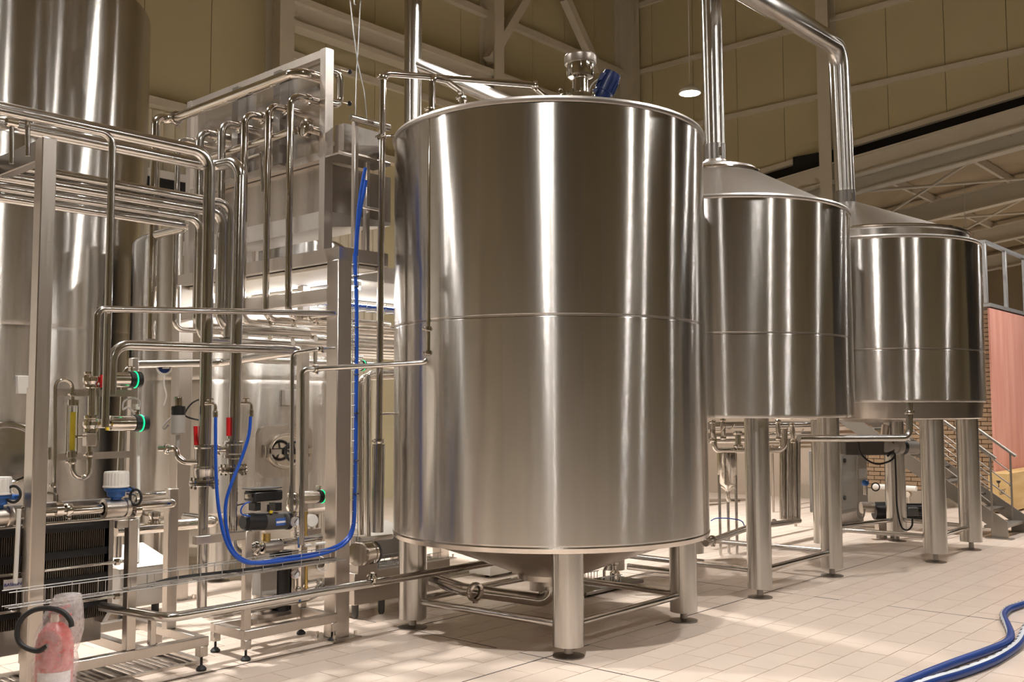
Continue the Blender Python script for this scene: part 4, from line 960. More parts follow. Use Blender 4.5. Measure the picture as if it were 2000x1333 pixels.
for k, (pts) in enumerate(([(694, 500), (697, 450), (701, 400), (709, 350), (714, 328)], [(696, 500), (699, 450), (705, 405), (713, 365), (715, 352)])):
    hose(('front' if k == 0 else 'rear')+' of two blue hoses climbing to the underside of the drip tank', [P(x, y, D=7.25+.04*k) for x, y in pts], .0125)
# wire ladder that carries the hoses up the square post
t = thing('cable_ladder', 'narrow vertical wire ladder on the square post carrying the blue hoses', 'ladder', P(692, 1060, D=7.25))
g = G()
for xq in (688, 699): g.tube([P(xq, 1060, D=7.24), P(xq+1, 500, D=7.24)], .003, 6)
build(g, 'rails', 'zinc', t)
for k in range(24):
    y = 515+k*23; build(G().tube([P(687, y+2, D=7.22), P(700, y, D=7.22)], .0035, 6), 'rung', 'zinc', t)
for y in (560, 640, 732, 808, 900, 965, 540): build(G().torus(P(696, y, D=7.2), UZ, .017, .004, 14, 6), 'cable_tie', 'black_plastic', t)
# mesh tray in front of the skids, with cables
ta, tb = P(20, 1152, Y=5.62), P(660, 1085, Y=5.62)
wire_tray('long wire mesh cable tray in front of both skids', (ta.x, 5.68, .60), (4.55, 5.68, .60), .09, .085, 15, .0032)
for k in range(3): solo(G().tube(smooth_path([(2.9+.1*k, 5.66+.02*k, .615), (3.3, 5.67+.015*k, .62+.006*k), (3.8, 5.66+.02*k, .61+.006*k), (4.5, 5.67+.015*k, .615)]), .006, 8), 'signal_cable', 'black_rubber' if k else 'grey_plastic', ['grey', 'front black', 'rear black'][k]+' cable lying in the long mesh tray', 'cable')
# ------------------------------------------------------------------ pump skid
ps = thing('pump_skid', 'small steel skid frame on screw feet carrying the pump, left of the square post', 'frame', (4.2, 5.98, 0))
z0, z1 = .135, .20
bar(ps, 3.82, 4.60, 5.78, 5.84, z0, z1); bar(ps, 3.82, 4.60, 6.14, 6.2, z0, z1); bar(ps, 3.82, 3.88, 5.84, 6.14, z0, z1); bar(ps, 4.54, 4.60, 5.84, 6.14, z0, z1); bar(ps, 4.12, 4.17, 5.84, 6.14, z0, z1-.02)
for x, y in ((3.845, 5.80), (4.565, 5.80), (3.845, 6.17), (4.565, 6.17)):
    bar(ps, x-.026, x+.026, y-.026, y+.026, .075, .138, 'leg')
    build(G().lathe([(0, 0), (.032, 0), (.034, .012), (.02, .028), (.0085, .034), (.0085, .1), (0, .1)], (x, y, 0), n=16), 'screw_foot', 'black_rubber', ps)
zg = P(478, 1038, Y=5.79).z
bar(ps, 3.82, 3.87, 5.78, 5.83, .2, zg, 'upright'); bar(ps, 3.45, 3.82, 5.78, 5.83, zg-.055, zg, 'top_bar'); bar(ps, 4.54, 4.59, 6.14, 6.19, .2, P(640, 1028, Y=6.15).z, 'upright')
za = P(560, 1100, Y=5.86).z; bar(ps, 3.87, 4.58, 5.85, 5.88, za-.045, za+.045, 'instrument_plate')
# pump under the skid plate: grey body, dark motor behind
pm = thing('pump', 'upright pump with a grey body and dark motor on the small skid', 'pump', (4.15, 5.98, .2))
a = P(520, 1140, Y=5.98)
build(G().box(a.x-.075, a.x+.06, 5.93, 6.05, P(520, 1165, Y=5.95).z, P(520, 1095, Y=5.95).z).bevel(.008), 'body', 'grey_plastic', pm)
build(G().cyl((a.x+.14, 6.02, .24), (a.x+.14, 6.02, .66), .075, n=24), 'motor', 'black_plastic', pm)
build(G().lathe([(.09, .0), (.09, .05), (.05, .06), (.05, .14), (.08, .15), (.08, .18)], (a.x, 5.99, .2), n=20), 'base', 'steel_satin', pm, smooth=30)
build(G().box(a.x-.12, a.x+.2, 5.9, 6.08, .2, .225), 'foot_plate', 'steel_satin', pm)
build(G().box(a.x+.2, a.x+.26, 5.96, 6.06, .225, .66), 'support_leg', 'steel_satin', pm)
sign(pm, 'white name plate with blue capital letters', P(519, 1113, Y=5.90), .085, .04, 'BASELINE', .019)
# control valve
cv = thing('control_valve', 'pneumatic control valve with a black positioner box on a dark cylinder with a blue label', 'valve', P(525, 1060, Y=5.93))
def bx(t, x0, y0, x1, y1, Y, dy, name, mat, bev=.008):
    a, b = P(x0, y1, Y=Y), P(x1, y0, Y=Y); return build(G().box(a.x, b.x, Y, Y+dy, a.z, b.z).bevel(bev), name, mat, t)
bx(cv, 496, 957, 554, 982, 5.88, .13, 'positioner', 'black_plastic', .012)
bx(cv, 494, 952, 552, 958, 5.87, .14, 'lid', 'black_plastic', .004)
bx(cv, 498, 982, 510, 999, 5.9, .08, 'bracket_arm', 'black_plastic', .003); bx(cv, 538, 982, 551, 999, 5.9, .08, 'bracket_arm', 'black_plastic', .003)
ca, cb = P(474, 1021, Y=5.94), P(570, 1017, Y=5.94)
build(G().cyl(lerp(ca, cb, .40), lerp(ca, cb, .86), .062, n=28), 'cylinder', 'grey_dark', cv) if 'grey_dark' in MATS else None
build(G().lathe([(0, 0), (.045, .0), (.062, .02), (.062, lerp(ca, cb, .40).x-ca.x)], ca, cb-ca, 28), 'left_end', 'black_plastic', cv, smooth=30)
build(G().lathe([(.062, 0), (.066, .01), (.066, .03), (.04, .045), (0, .045)], lerp(ca, cb, .86), cb-ca, 28), 'right_end', 'black_plastic', cv, smooth=30)
p = lerp(ca, cb, .66)-UY*.0625
lb = build(G().obox(p, (UX, UY, UZ), (.042, .002, .026)), 'blue_label', 'label_blue', cv); build(G().obox(p-UY*.003-UZ*.002, (UX, UY, UZ), (.038, .001, .007)), 'white_band', 'sign_white', lb)
p = P(524, 1000, Y=5.9); build(G().cyl(p, p+UZ*.05, .01, n=10), 'indicator_stem', 'black_plastic', cv); build(G().cyl(p-UZ*.012+UX*.02, p+UZ*.006+UX*.02, .014, n=12), 'yellow_mark', 'yellow', cv)
bx(cv, 484, 965, 498, 975, 5.9, .04, 'solenoid', 'steel_bright', .003)
p = P(520, 1048, Y=5.94); build(G().cyl(p-UZ*.04, p+UZ*.02, .03, n=16), 'coupling', 'brass', cv); 
build(G().lathe([(.03, -.08), (.045, -.075), (.05, 0), (.045, .075), (.03, .08)], P(530, 1068, Y=5.94), UX, 20), 'valve_body', 'steel_satin', cv, smooth=30)
hose('thin blue air line curving left of the black positioner', [P(x, y, Y=5.88) for x, y in ((488, 981), (478, 985), (471, 995), (473, 1005), (488, 1009))], .0055)
hose('thin black cable hanging left of the dark cylinder', [P(x, y, Y=5.92) for x, y in ((478, 984), (460, 990), (449, 1010), (452, 1035))], .005, 'black_rubber', 'cable', 'signal_cable')
pipe('level pipe through the control valve on the pump skid', [P(480, 1072, Y=5.94), P(626, 1050, Y=5.94)], .027, clamps=[(P(545, 1064, Y=5.94), UX), (P(500, 1070, Y=5.94), UX)], mat='steel_pipe')
actuator('steel actuator with a green lit ring below the round hatch', P(586, 972, Y=6.1), P(638, 970, Y=6.1), .045)
p = P(571, 985, Y=6.05); o = thing('cross_valve', 'polished cross valve left of the actuator under the round hatch', 'valve', p)
build(G().lathe([(.03, -.085), (.045, -.08), (.045, -.06), (.034, -.055), (.048, -.02), (.048, .02), (.034, .05), (.045, .055), (.045, .075), (.03, .08)], p, n=20), 'body', 'steel_bright', o, smooth=30)
build(G().cyl(p, p+UX*.09, .03, n=14), 'neck', 'steel_bright', o)
def dial(label, x, y, Y, r=.038):
    p = P(x, y, Y=Y); o = thing('pressure_gauge', label, 'gauge', p); d = (CAM-p).normalized()
    build(G().lathe([(0, -.03), (r, -.03), (r*1.05, -.02), (r*1.05, .006), (r*.88, .008), (r*.86, 0), (0, 0)], p, d, 28), 'case', 'steel_bright', o, smooth=30)
    build(G().cyl(p, p+d*.002, r*.86, n=24), 'face', 'sign_white', o); u = (_rt*.6+UZ*.8)
    build(G().beam(p+d*.004-u*r*.3, p+d*.004+u*r*.7, .004, .002, d), 'needle', 'black_plastic', o)
    build(G().cyl(p-UZ*r, p-UZ*(r+.07), .011, n=10), 'stem', 'steel_bright', o)
dial('round pressure gauge with a white face beside the dark cylinder', 577, 1019, 5.86); dial('small polished pressure gauge by the square post near the floor', 577, 1122, 5.88, .032)
for (x, y0, y1, lb) in ((597, 1002, 1046, 'upper'), (598, 1098, 1148, 'lower')):
    a, b = P(x, y1, Y=5.86), P(x, y0, Y=5.86); o = thing('flow_glass', lb+' brass flow indicator tube on the pump skid', 'indicator', a)
    build(G().cyl(a, b, .0115, n=12), 'tube', 'brass', o)
    for q in (a, b, lerp(a, b, .25)): build(G().cyl(q-UZ*.006, q+UZ*.008, .016, n=10), 'union', 'brass', o)
for (x, y, lb) in ((581, 1055, 'upper'), (583, 1160, 'lower')):
    p = P(x, y, Y=5.85); o = thing('ball_valve', lb+' small ball valve with a blue lever on the pump skid', 'valve', p)
    build(G().ball(p+UZ*.03, .02, 12, 8), 'body', 'steel_bright', o); build(G().box(p.x-.009, p.x+.009, 5.83, 5.838, p.z-.055, p.z+.02).bevel(.003), 'blue_lever', 'blue_cap', o)
p = P(608, 1018, Y=6.0); o = thing('transmitter', 'white round transmitter housing beside the brass indicator', 'sensor', p); d = (CAM-p+_rt*2).normalized()
build(G().lathe([(0, -.06), (.045, -.06), (.048, -.05), (.048, .02), (.04, .03), (0, .032)], p, d, 24), 'housing', 'white_box', o, smooth=30); build(G().cyl(p-UZ*.045, p-UZ*.1, .018, n=12), 'neck', 'steel_bright', o)
bar(ps, 4.35, 4.60, 5.98, 6.02, P(640, 1030, Y=6).z-.05, P(640, 1030, Y=6).z, 'arm')
for k, (x, y) in enumerate(((600, 1066), (620, 1063), (628, 1062))):
    p = P(x, y, Y=5.84); solo(G().cyl(p-UX*.018, p+UX*.03, .011, n=10), 'cable_gland', 'white_box', ['left', 'middle', 'right'][k]+' small pale cable gland on the pump skid plate', 'gland')
p = P(625, 1100, Y=5.85); solo(G().torus(p, _fw*.8+_rt*.3, .045, .004, 22, 6).torus(p-UZ*.02+_rt*.02, _fw*.8-_rt*.3, .04, .004, 22, 6), 'cable_coil', 'white_box', 'coil of thin white cable hanging left of the square post', 'cable')
# ------------------------------------------------------------------ behind the skids
o = pipe('fat bright level pipe behind the skids with a closed right end', [(3.5, 6.95, .80), (4.32, 6.95, .80), (4.32, 7.4, .80)], .042, .07, mat='steel_bright')
build(G().lathe([(.03, 0), (.045, .01), (.045, .03), (.03, .035), (.04, .06), (.05, .065), (.05, .09), (0, .1)], P(302, 1025, Y=6.95), n=18), 'bleed_valve', 'steel_bright', o, smooth=30)
cb_ = thing('switch_cabinet', 'grey cabinet with a white lid behind the left skid', 'cabinet', (4.05, 7.6, 0))
a, b = P(232, 1188, Y=7.5), P(335, 1100, Y=7.5)
build(G().box(a.x+.0, b.x, 7.5, 8.0, .12, b.z).bevel(.01), 'body', 'grey_plastic', cb_)
build(G().prism([(a.x-.01, 7.49, b.z), (a.x-.01, 8.01, b.z), (a.x-.01, 8.01, b.z+.12)], (b.x-a.x+.03, 0, 0)), 'sloped_lid', 'white_box', cb_)
for x in (a.x+.08, b.x-.08): build(G().cyl((x, 7.6, 0), (x, 7.6, .13), .03, n=12), 'foot', 'black_rubber', cb_)
cb2 = thing('switch_cabinet', 'grey cabinet with a white sloping lid right of the square post', 'cabinet', (6.0, 7.0, 0))
D8 = 8.35
a, b = P(731, 1095, Y=6.62), P(769, 1048, Y=6.62)
build(G().box(a.x, a.x+.42, 6.62, 6.95, a.z, b.z).bevel(.008), 'body', 'grey_plastic', cb2)
build(G().prism([(a.x-.01, 6.61, b.z), (a.x-.01, 6.96, b.z), (a.x-.01, 6.96, b.z+.10)], (.44, 0, 0)), 'sloped_lid', 'white_box', cb2)
build(G().box(a.x+.02, a.x+.08, 6.7, 6.8, 0, a.z), 'leg', 'steel_satin', cb2); build(G().box(a.x+.34, a.x+.4, 6.7, 6.8, 0, a.z), 'leg', 'steel_satin', cb2)
mt = thing('pump_motor', 'polished round motor with a finned dark end right of the square post', 'motor', P(710, 1085, D=8.1))
a = P(697, 1084, D=8.0); b = P(727, 1080, D=8.25)
build(G().lathe([(0, 0), (.09, .005), (.1, .02), (.1, .16), (.105, .165), (.105, .2), (.08, .22), (0, .22)], a, b-a, 28), 'shell', 'steel_bright', mt, smooth=30); build(G().lathe([(.06, 0), (.108, .0), (.108, .03), (.06, .03)], a+(b-a)*.78, b-a, 28), 'band', 'black_plastic', mt)
q = a+(b-a)*.4; build(G().box(q.x-.1, q.x+.1, q.y-.06, q.y+.06, .36, q.z-.08), 'stand', 'steel_satin', mt)
tb_ = thing('trough_unit', 'steel box trough on four green screw feet left of the foreground vessel', 'trough', (5.45, 6.4, 0))
a = P(684, 1120, Y=6.13); zt_ = P(735, 1120, Y=6.13).z; zb_ = P(712, 1187, Y=6.13).z
x0_ = P(709, 1187, Y=6.13).x
build(G().box(x0_, 6.2, 6.24, 6.6, zb_, zt_).bevel(.004), 'box', 'steel_satin', tb_)
for x, y in ((x0_+.06, 6.30), (x0_+.32, 6.28), (x0_+.06, 6.55), (6.1, 6.55)): build(G().lathe([(0, 0), (.018, 0), (.026, .02), (.028, .06), (.028, zb_), (0, zb_)], (x, y, 0), n=14), 'screw_foot', 'grey_dark', tb_)
wire_tray('short wire mesh tray lying on the steel box trough', (x0_+.05, 6.42, zt_+.006), (6.15, 6.42, zt_+.006), .26, .05, 10, .003)
pipe('level pipe at knee height from the square post to the foreground vessel base', [P(700, 1055, D=7.4), P(728, 1053, D=7.6), P(764, 1049, D=7.9)], .022)
actuator('small actuator with a green lit ring hidden behind the square post', P(690, 714, Y=7.0), P(712, 714, Y=7.0), .045)
# red fire extinguisher in a plastic bag
ec = P(106, 1300, D=5.25); ez = ec.z
ex = thing('fire_extinguisher', 'red fire extinguisher wrapped in a clear plastic bag with a black hose loop', 'extinguisher', (ec.x, ec.y, 0))
c = Vector((ec.x, ec.y, 0)); zt_ = P(106, 1215, D=5.25).z
build(G().lathe([(0, 0), (.085, 0), (.092, .015), (.092, zt_-.12), (.08, zt_-.06), (.05, zt_-.02), (.03, zt_), (0, zt_)], c, n=32), 'cylinder', 'red_grip', ex, smooth=30)
n_ = 32; g = G()
ang0 = math.atan2(-ec.y, -ec.x)
zl0, zl1 = .06, P(100, 1312, D=5.2).z
arc = [ang0-1.0+2.0*k/12 for k in range(13)]
lo = [g.b.verts.new(c+Vector((.0935*math.cos(a), .0935*math.sin(a), zl0))) for a in arc]; hi = [g.b.verts.new(c+Vector((.0935*math.cos(a), .0935*math.sin(a), zl1))) for a in arc]
for k in range(12): g.b.faces.new((lo[k], lo[k+1], hi[k+1], hi[k]))
build(g, 'white_label', 'sign_white', ex)
h0 = c+UZ*zt_; build(G().cyl(h0-UZ*.01, h0+UZ*.04, .024, n=14), 'valve_head', 'steel_bright', ex)
build(G().beam(h0+UZ*.05-_rt*.03, h0+UZ*.08+_rt*.07, .02, .012), 'squeeze_lever', 'red_grip', ex); build(G().beam(h0+UZ*.03-_rt*.03, h0+UZ*.035+_rt*.08, .02, .012), 'carry_handle', 'red_grip', ex)
hp = [P(x, y, D=5.15) for x, y in ((140, 1225), (137, 1212), (122, 1196), (95, 1189), (65, 1193), (42, 1210), (33, 1235), (38, 1256), (55, 1268), (76, 1272), (92, 1262))]
build(G().tube(smooth_path(hp), .0135, 10), 'hose', 'black_rubber', ex)
m, t_, b_ = nodes('bag_film'); b_.inputs['Base Color'].default_value = (.86, .82, .82, 1); b_.inputs['Roughness'].default_value = .22; b_.inputs['Alpha'].default_value = .32
nz = N(t_, 'ShaderNodeTexNoise'); nz.inputs['Scale'].default_value = 35; nz.inputs['Detail'].default_value = 4; bpn = N(t_, 'ShaderNodeBump'); bpn.inputs['Strength'].default_value = .35; bpn.inputs['Distance'].default_value = .012
t_.links.new(coord(t_), nz.inputs['Vector']); t_.links.new(nz.outputs[0], bpn.inputs['Height']); t_.links.new(bpn.outputs[0], b_.inputs['Normal'])
rmp = N(t_, 'ShaderNodeMapRange'); rmp.inputs[1].default_value = .35; rmp.inputs[2].default_value = .7; rmp.inputs[3].default_value = .28; rmp.inputs[4].default_value = .42
t_.links.new(nz.outputs[0], rmp.inputs[0]); t_.links.new(rmp.outputs[0], b_.inputs['Alpha']); MATS['bag_film'] = m
g = G(); prev = None; rng = random.Random(3)
ztop = P(110, 1240, D=5.2).z
for j in range(15):
    f = j/14; z = .02+(h0.z+.14-.02)*f
    r = .112+.006*math.sin(j*2.1) if f < .72 else .112-.05*((f-.72)/.28)**1.6
    off = _rt*(.062*max(0, (f-.55)/.45))
    k = [g.b.verts.new(c+off+Vector((r*(1+rng.uniform(-.05, .05))*math.cos(2*PI*i/28), r*(1+rng.uniform(-.05, .05))*math.sin(2*PI*i/28), z))) for i in range(28)]
    if prev: g.skin(prev, k)
    prev = k
g.b.faces.new(prev)
build(g, 'plastic_bag', 'bag_film', ex, smooth=60)
# ------------------------------------------------------------------ brick room, red board, stair
BX, BY, BZ = 17.7, 4.97, 3.38
br = struct(G().box(BX+.06, BX+6, BY+.06, 11.5, 0, BZ), 'wall_room', 'grout')
bw, bh, jt = .205, .064, .011
bm_ = G().box(0, .065, 0, bw, 0, bh); bm_.bevel(.004); b0 = None; cnt = 0; rg = random.Random(5); spare = []
ncr = int((BZ-.27)/(bh+jt))
for i in range(ncr):
    z = .26+i*(bh+jt); y = BY+(0 if i % 2 else -.108)
    while y < 7.4:
        y0 = max(y, BY); y1 = y+bw
        if y1 > BY+.05:
            show = (z < 1.85 and y < 6.9) or y < 5.5
            if y0 > y+.02: spare.append((y0, y1, z))
            elif show and cnt < 296:
                if b0 is None: b0 = build(bm_, 'brick', 'brick', br, origin=(0, 0, 0)); o = b0
                else: o = b0.copy(); COL.objects.link(o)
                o.parent = br; o.location = Vector((BX+rg.uniform(-.004, .004), y, z))-WLOC[br.name]; cnt += 1
            else: spare.append((y0, y1, z))
        y += bw+jt
g = G()
for y0, y1, z in spare: g.box(BX+rg.uniform(-.004, .004), BX+.065, y0, y1, z, z+bh)
build(g, 'bricks', 'brick', br)['kind'] = 'stuff'
build(G().box(BX-.02, BX+.07, BY, 8.5, .0, .25), 'skirting', 'skirting', br)
build(G().box(BX-.05, BX+6, BY-.03, 11.5, BZ, BZ+.06), 'roof_edge', 'zinc', br)
rbz = P(1960, 930, Y=BY-.03).z
a_ = P(1937, 700, Y=BY-.04).x
solo(G().box(a_, BX+4.5, BY-.032, BY-.002, .0, BZ-.03), 'plywood_sheet', 'red_board', 'tall salmon red plywood sheet covering the side of the brick room', 'board')
cr = thing('crate', 'low pale plywood crate with black shipping marks standing before the red board', 'crate', (18.6, 4.7, 0))
cz = P(1950, 929, Y=4.6).z
build(G().box(a_-.55, 20.6, 4.6, 4.9, .03, cz).bevel(.006), 'panel', 'plywood', cr)
for x in (a_-.3, 19.0, 20.4): build(G().box(x-.05, x+.05, 4.58, 4.92, 0, .03), 'runner', 'plywood', cr)
q = P(1950, 947, Y=4.597); g = G().cyl(q+UZ*.02-UY*.003, q+UZ*.06-UY*.003, .02, .035, n=10).cyl(q-UZ*.03-UY*.003, q+UZ*.02-UY*.003, .006, n=6).box(q.x-.025, q.x+.025, 4.592, 4.597, q.z-.04, q.z-.03)
build(g, 'glass_mark', 'black_plastic', cr); text('OBOC', P(1958, 962, Y=4.594), UX, UZ, .12, 'lettering', 'black_plastic', cr)
q = P(1972, 944, Y=4.596); build(G().box(q.x-.03, q.x+.03, 4.59, 4.597, q.z-.01, q.z+.0).box(q.x-.008, q.x+.008, 4.59, 4.597, q.z-.05, q.z), 'umbrella_mark', 'black_plastic', cr)
# railing on the roof of the room
rl = thing('roof_railing', 'galvanised railing along the roof edge above the red board', 'railing', (18.5, BY+.05, BZ+.06))
xs = [P(1924, 540, Y=BY+.04).x, P(1963, 540, Y=BY+.04).x, P(2001, 560, Y=BY+.04).x, P(2040, 560, Y=BY+.04).x]
zt_ = P(1924, 476, Y=BY+.04).z
for x in xs: build(G().box(x-.035, x+.035, BY+.01, BY+.07, BZ+.06, zt_).bevel(.004), 'baluster', 'zinc', rl)
build(G().box(xs[0]-.04, xs[3]+1, BY+.005, BY+.075, zt_, zt_+.05), 'top_rail', 'zinc', rl)
build(G().box(xs[0]-.04, xs[0]+.03, BY+.075, 9, zt_, zt_+.05), 'top_rail', 'zinc', rl)
for y in (6.2, 7.4, 8.6): build(G().box(xs[0]-.035, xs[0]+.035, y-.03, y+.03, BZ+.06, zt_), 'baluster', 'zinc', rl)
# stair
st = thing('stair', 'open steel stair with grating treads going up behind the rightmost vessel', 'stair', (14.2, 3.8, 0))
SX0, SX1, SY, RISE, RUN, NS = 13.72, 14.62, 3.80, .178, .235, 11
sl = RISE/RUN
for x in (SX0, SX1):
    g = G().prism([(x, SY-.06, 0), (x, SY+.14, 0), (x, SY+.14, .02+.16*sl), (x, SY+NS*RUN, RISE*NS-.16), (x, SY+NS*RUN, RISE*NS+.08), (x, SY-.06, .22)], (.02, 0, 0))
    build(g, 'stringer', 'stair_steel', st)
    build(G().box(x-.06, x+.08, SY-.12, SY+.2, 0, .012), 'foot_plate', 'stair_steel', st)
for k in range(NS):
    z = RISE*(k+1)-.02; y = SY+RUN*k-.02
    build(G().box(SX0+.02, SX1, y, y+.25, z-.035, z).bevel(.003), 'tread', 'stair_steel', st)
for j, x in enumerate((SX0+.01, SX1+.01)):
    for h, r in ((.92, .022), (.70, .009), (.52, .009), (.34, .009)):
        if h > .9 or j in (0, 1):
            a = Vector((x, SY+(.05 if h > .9 else .12), h+.1)); b = Vector((x, SY+NS*RUN, h+.1+sl*(NS*RUN-.05)))
            build(G().tube([a, b], r, 10), 'handrail' if h > .9 else 'mid_rail', 'stair_steel', st)
    for y in (SY+.12, SY+1.3, SY+2.5): build(G().tube([(x, y, sl*(y-SY)+.05), (x, y, sl*(y-SY)+1.0)], .014, 8), 'rail_post', 'stair_steel', st)
# ------------------------------------------------------------------ under and behind the middle and right vessels
def hz(label, x0, y0, x1, y1, Y, r, mat='steel_pipe', **k): return pipe(label, [P(x0, y0, Y=Y), P(x1, y1, Y=Y)], r, mat=mat, **k)
Yb = 6.15
hz('upper level pipe right under the middle vessel', 1384, 832, 1782, 826, Yb, .045)
hz('lower level pipe under the middle and right vessels', 1384, 852, 1782, 842, Yb, .036, mat='steel_bright')
o = hz('third level pipe under the middle vessel with a bright top', 1384, 862, 1560, 860, Yb+.3, .028, mat='steel_bright')
q = P(1550, 860, Y=Yb+.3); build(G().cyl((q.x, q.y, 0), q, .02, n=10), 'support', 'steel_satin', o)
hv = thing('filter_vessel', 'small round steel vessel with a funnel bottom between the legs of the middle vessel', 'vessel', P(1420, 1100, D=11.6)*1.0)
c0 = P(1421, 945, D=11.6); c1 = P(1421, 884, D=11.6); hv.location = (c0.x, c0.y, 0); WLOC[hv.name] = Vector((c0.x, c0.y, 0))
R_ = 19/1930*11.6; H_ = c1.z-c0.z
build(G().lathe([(.025, -.09), (.03, -.08), (R_*.9, -.02), (R_, .01), (R_, H_), (R_*.8, H_+.03), (0, H_+.05)], c0, n=32), 'body', 'steel_bright', hv, smooth=30)
build(G().tube([c0-UZ*.08, c0-UZ*.2, c0-UZ*.22+UX*.25], .025, 10, .06), 'drain_pipe', 'steel_bright', hv)
for k in range(3):
    a = k*2.1+.5; q = c0+Vector((math.cos(a), math.sin(a), 0))*R_*.95; build(G().tube([(q.x, q.y, 0), (q.x, q.y, c0.z+.1)], .018, 8), 'leg', 'steel_pipe', hv)
pipe('bright pipe bend over the small round vessel under the middle vessel', [P(1394, 848, D=11.4), P(1396, 880, D=11.4), P(1460, 880, D=11.6)], .03, .06, mat='steel_bright')
pipe('short pipe spool standing above the small round vessel', [P(1442, 880, D=11.5), P(1441, 842, D=11.5)], .035, mat='steel_bright', clamps=[(P(1442, 872, D=11.5), UZ), (P(1441, 846, D=11.5), UZ)])
hz('thick level pipe behind the small round vessel', 1380, 981, 1470, 979, 9.0, .05)
pipe('upright stub below the thick level pipe behind the small round vessel', [P(1406, 985, Y=9.0), P(1406, 1040, Y=9.0)], .03, clamps=[(P(1406, 1000, Y=9.0), UZ)])
pipe('bent pipe right of the front leg of the middle vessel', [P(1500, 880, D=11.2), P(1532, 880, D=11.2), P(1533, 838, D=11.2)], .032, .08, mat='steel_bright')
for k, (x, r) in enumerate(((1528, .035), (1541, .045), (1551, .035), (1560, .022))):
    pipe(['first', 'second', 'third', 'fourth'][k]+' upright pipe between the legs of the middle vessel', [P(x, 1015, D=12.2), P(x, 858, D=12.2)], r, mat='steel_pipe' if k % 2 else 'steel_bright', group='upright pipes behind the middle vessel')
for k, (x, y) in enumerate(((1512, 1019), (1549, 1018), (1561, 1018))):
    solo(G().ball(P(x, y, D=12), .032, 14, 8), 'round_valve', 'steel_bright', ['left', 'middle', 'right'][k]+' small bright round valve head low between the middle vessel legs', 'valve')
o = solo(G().box(*(lambda a, b: (a.x, b.x, a.y, a.y+.3, b.z, a.z))(P(1506, 1022, Y=7.6), P(1566, 1034, Y=7.6))), 'base_unit', 'steel_satin', 'low steel base unit between the middle vessel legs', 'base')
pipe('dark sloping pipe with a clamp from the foreground vessel toward the middle vessel', [P(1378, 1062, D=9.3), P(1462, 1031, D=10.3), P(1560, 1018, D=11.5)], .032, .1, clamps=[(P(1391, 1056, D=9.45), P(1462, 1031, D=10.3)-P(1378, 1062, D=9.3))])
pipe('bright level pipe low behind the foreground vessel', [P(1225, 1107, D=9.1), P(1300, 1116, D=9.1), P(1352, 1124, D=9.1)], .028)
for k, (x, y, d) in enumerate(((1392, 842, 11.0), (1412, 838, 11.2), (1520, 840, 11.6), (1548, 846, 11.8))):
    p = P(x, y, D=d); o = thing('clamp_valve', ['leftmost', 'second', 'third', 'rightmost'][k]+' small polished valve in the pipework right under the middle vessel', 'valve', p)
    build(G().lathe([(.02, -.12), (.035, -.11), (.035, -.09), (.022, -.08), (.03, -.03), (.03, .03), (.022, .08), (.035, .09), (.035, .11), (.02, .12)], p, n=16), 'body', 'steel_bright', o, smooth=30)
    build(G().tube([p, p+_rt*.1, p+_rt*.13+UZ*.05], .01, 8), 'lever', 'steel_bright', o)
hose('thin blue air line between the small vessel and the middle vessel leg', [P(x, y, D=11.3) for x, y in ((1388, 1018), (1400, 1013), (1430, 1014), (1450, 1020), (1456, 1040))], .006)
for k, (y, d) in enumerate(((866, 12.4), (874, 12.6))):
    o = hz(['upper', 'lower'][k]+' dark level pipe far under the middle vessel', 1500, y, 1590, y-1.3, 7.6+.3*k, .03)
    q = P(1508+44*k, y-.5, Y=7.6+.3*k); build(G().cyl((q.x, q.y, 0), q, .02, n=10), 'support', 'steel_satin', o)
# under the foreground vessel
gb_ = thing('floor_box', 'pale low box on short legs behind the foreground vessel base', 'box', P(985, 1142, Z=0))
a = P(958, 1122, Y=6.75); b = P(1018, 1104, Y=6.75)
build(G().box(a.x, b.x, 6.75, 7.05, a.z-.02, b.z+.06).bevel(.006), 'body', 'white_box', gb_)
for x in (a.x+.06, b.x-.06): build(G().cyl((x, 6.85, 0), (x, 6.85, a.z-.02), .02, n=10), 'foot', 'grey_dark', gb_)
sm = thing('sampling_station', 'small polished bottle shaped separator behind the right legs of the foreground vessel', 'separator', P(1200, 1146, Z=0))
c0 = P(1201, 1146, Z=0); s_ = c0.xy.dot(_fw.xy)/1930
build(G().lathe([(0, 0), (.05, .0), (.05, .02), (.03, .03), (10*s_, 12*s_), (10*s_, 26*s_), (4*s_, 32*s_), (4*s_, 40*s_), (7*s_, 42*s_), (7*s_, 46*s_), (0, 47*s_)], c0, n=22), 'bottle', 'steel_bright', sm, smooth=30)
build(G().tube([c0+UZ*40*s_, c0+UZ*46*s_+_rt*-.05, c0+UZ*30*s_-_rt*.1, c0+UZ*4*s_-_rt*.1], .014, 8, .04), 'side_pipe', 'steel_bright', sm)
wt = wire_tray('wire mesh tray on the floor behind the foreground vessel legs', P(1150, 1145, Z=.05), P(1192, 1138, Z=.05), .3, .09, 7, .004)
bk = thing('machine_base', 'dark steel base plate on the floor behind the foreground vessel legs', 'base', P(1185, 1165, Z=0))
a = P(1150, 1165, Z=0); build(G().box(a.x-.1, a.x+.8, a.y-.05, a.y+.35, .02, .05).bevel(.004), 'plate', 'steel_dark', bk)
for x in (a.x, a.x+.7):
    for y in (a.y, a.y+.3): build(G().cyl((x, y, 0), (x, y, .03), .02, n=10), 'foot', 'black_rubber', bk)
o = solo(G().tube([P(833, 1112, Y=7.0), P(864, 1108, Y=7.0)], .028, 12), 'wrapped_pipe', 'amber_cover', 'amber wrapped pipe end behind the left leg of the foreground vessel', 'pipe')
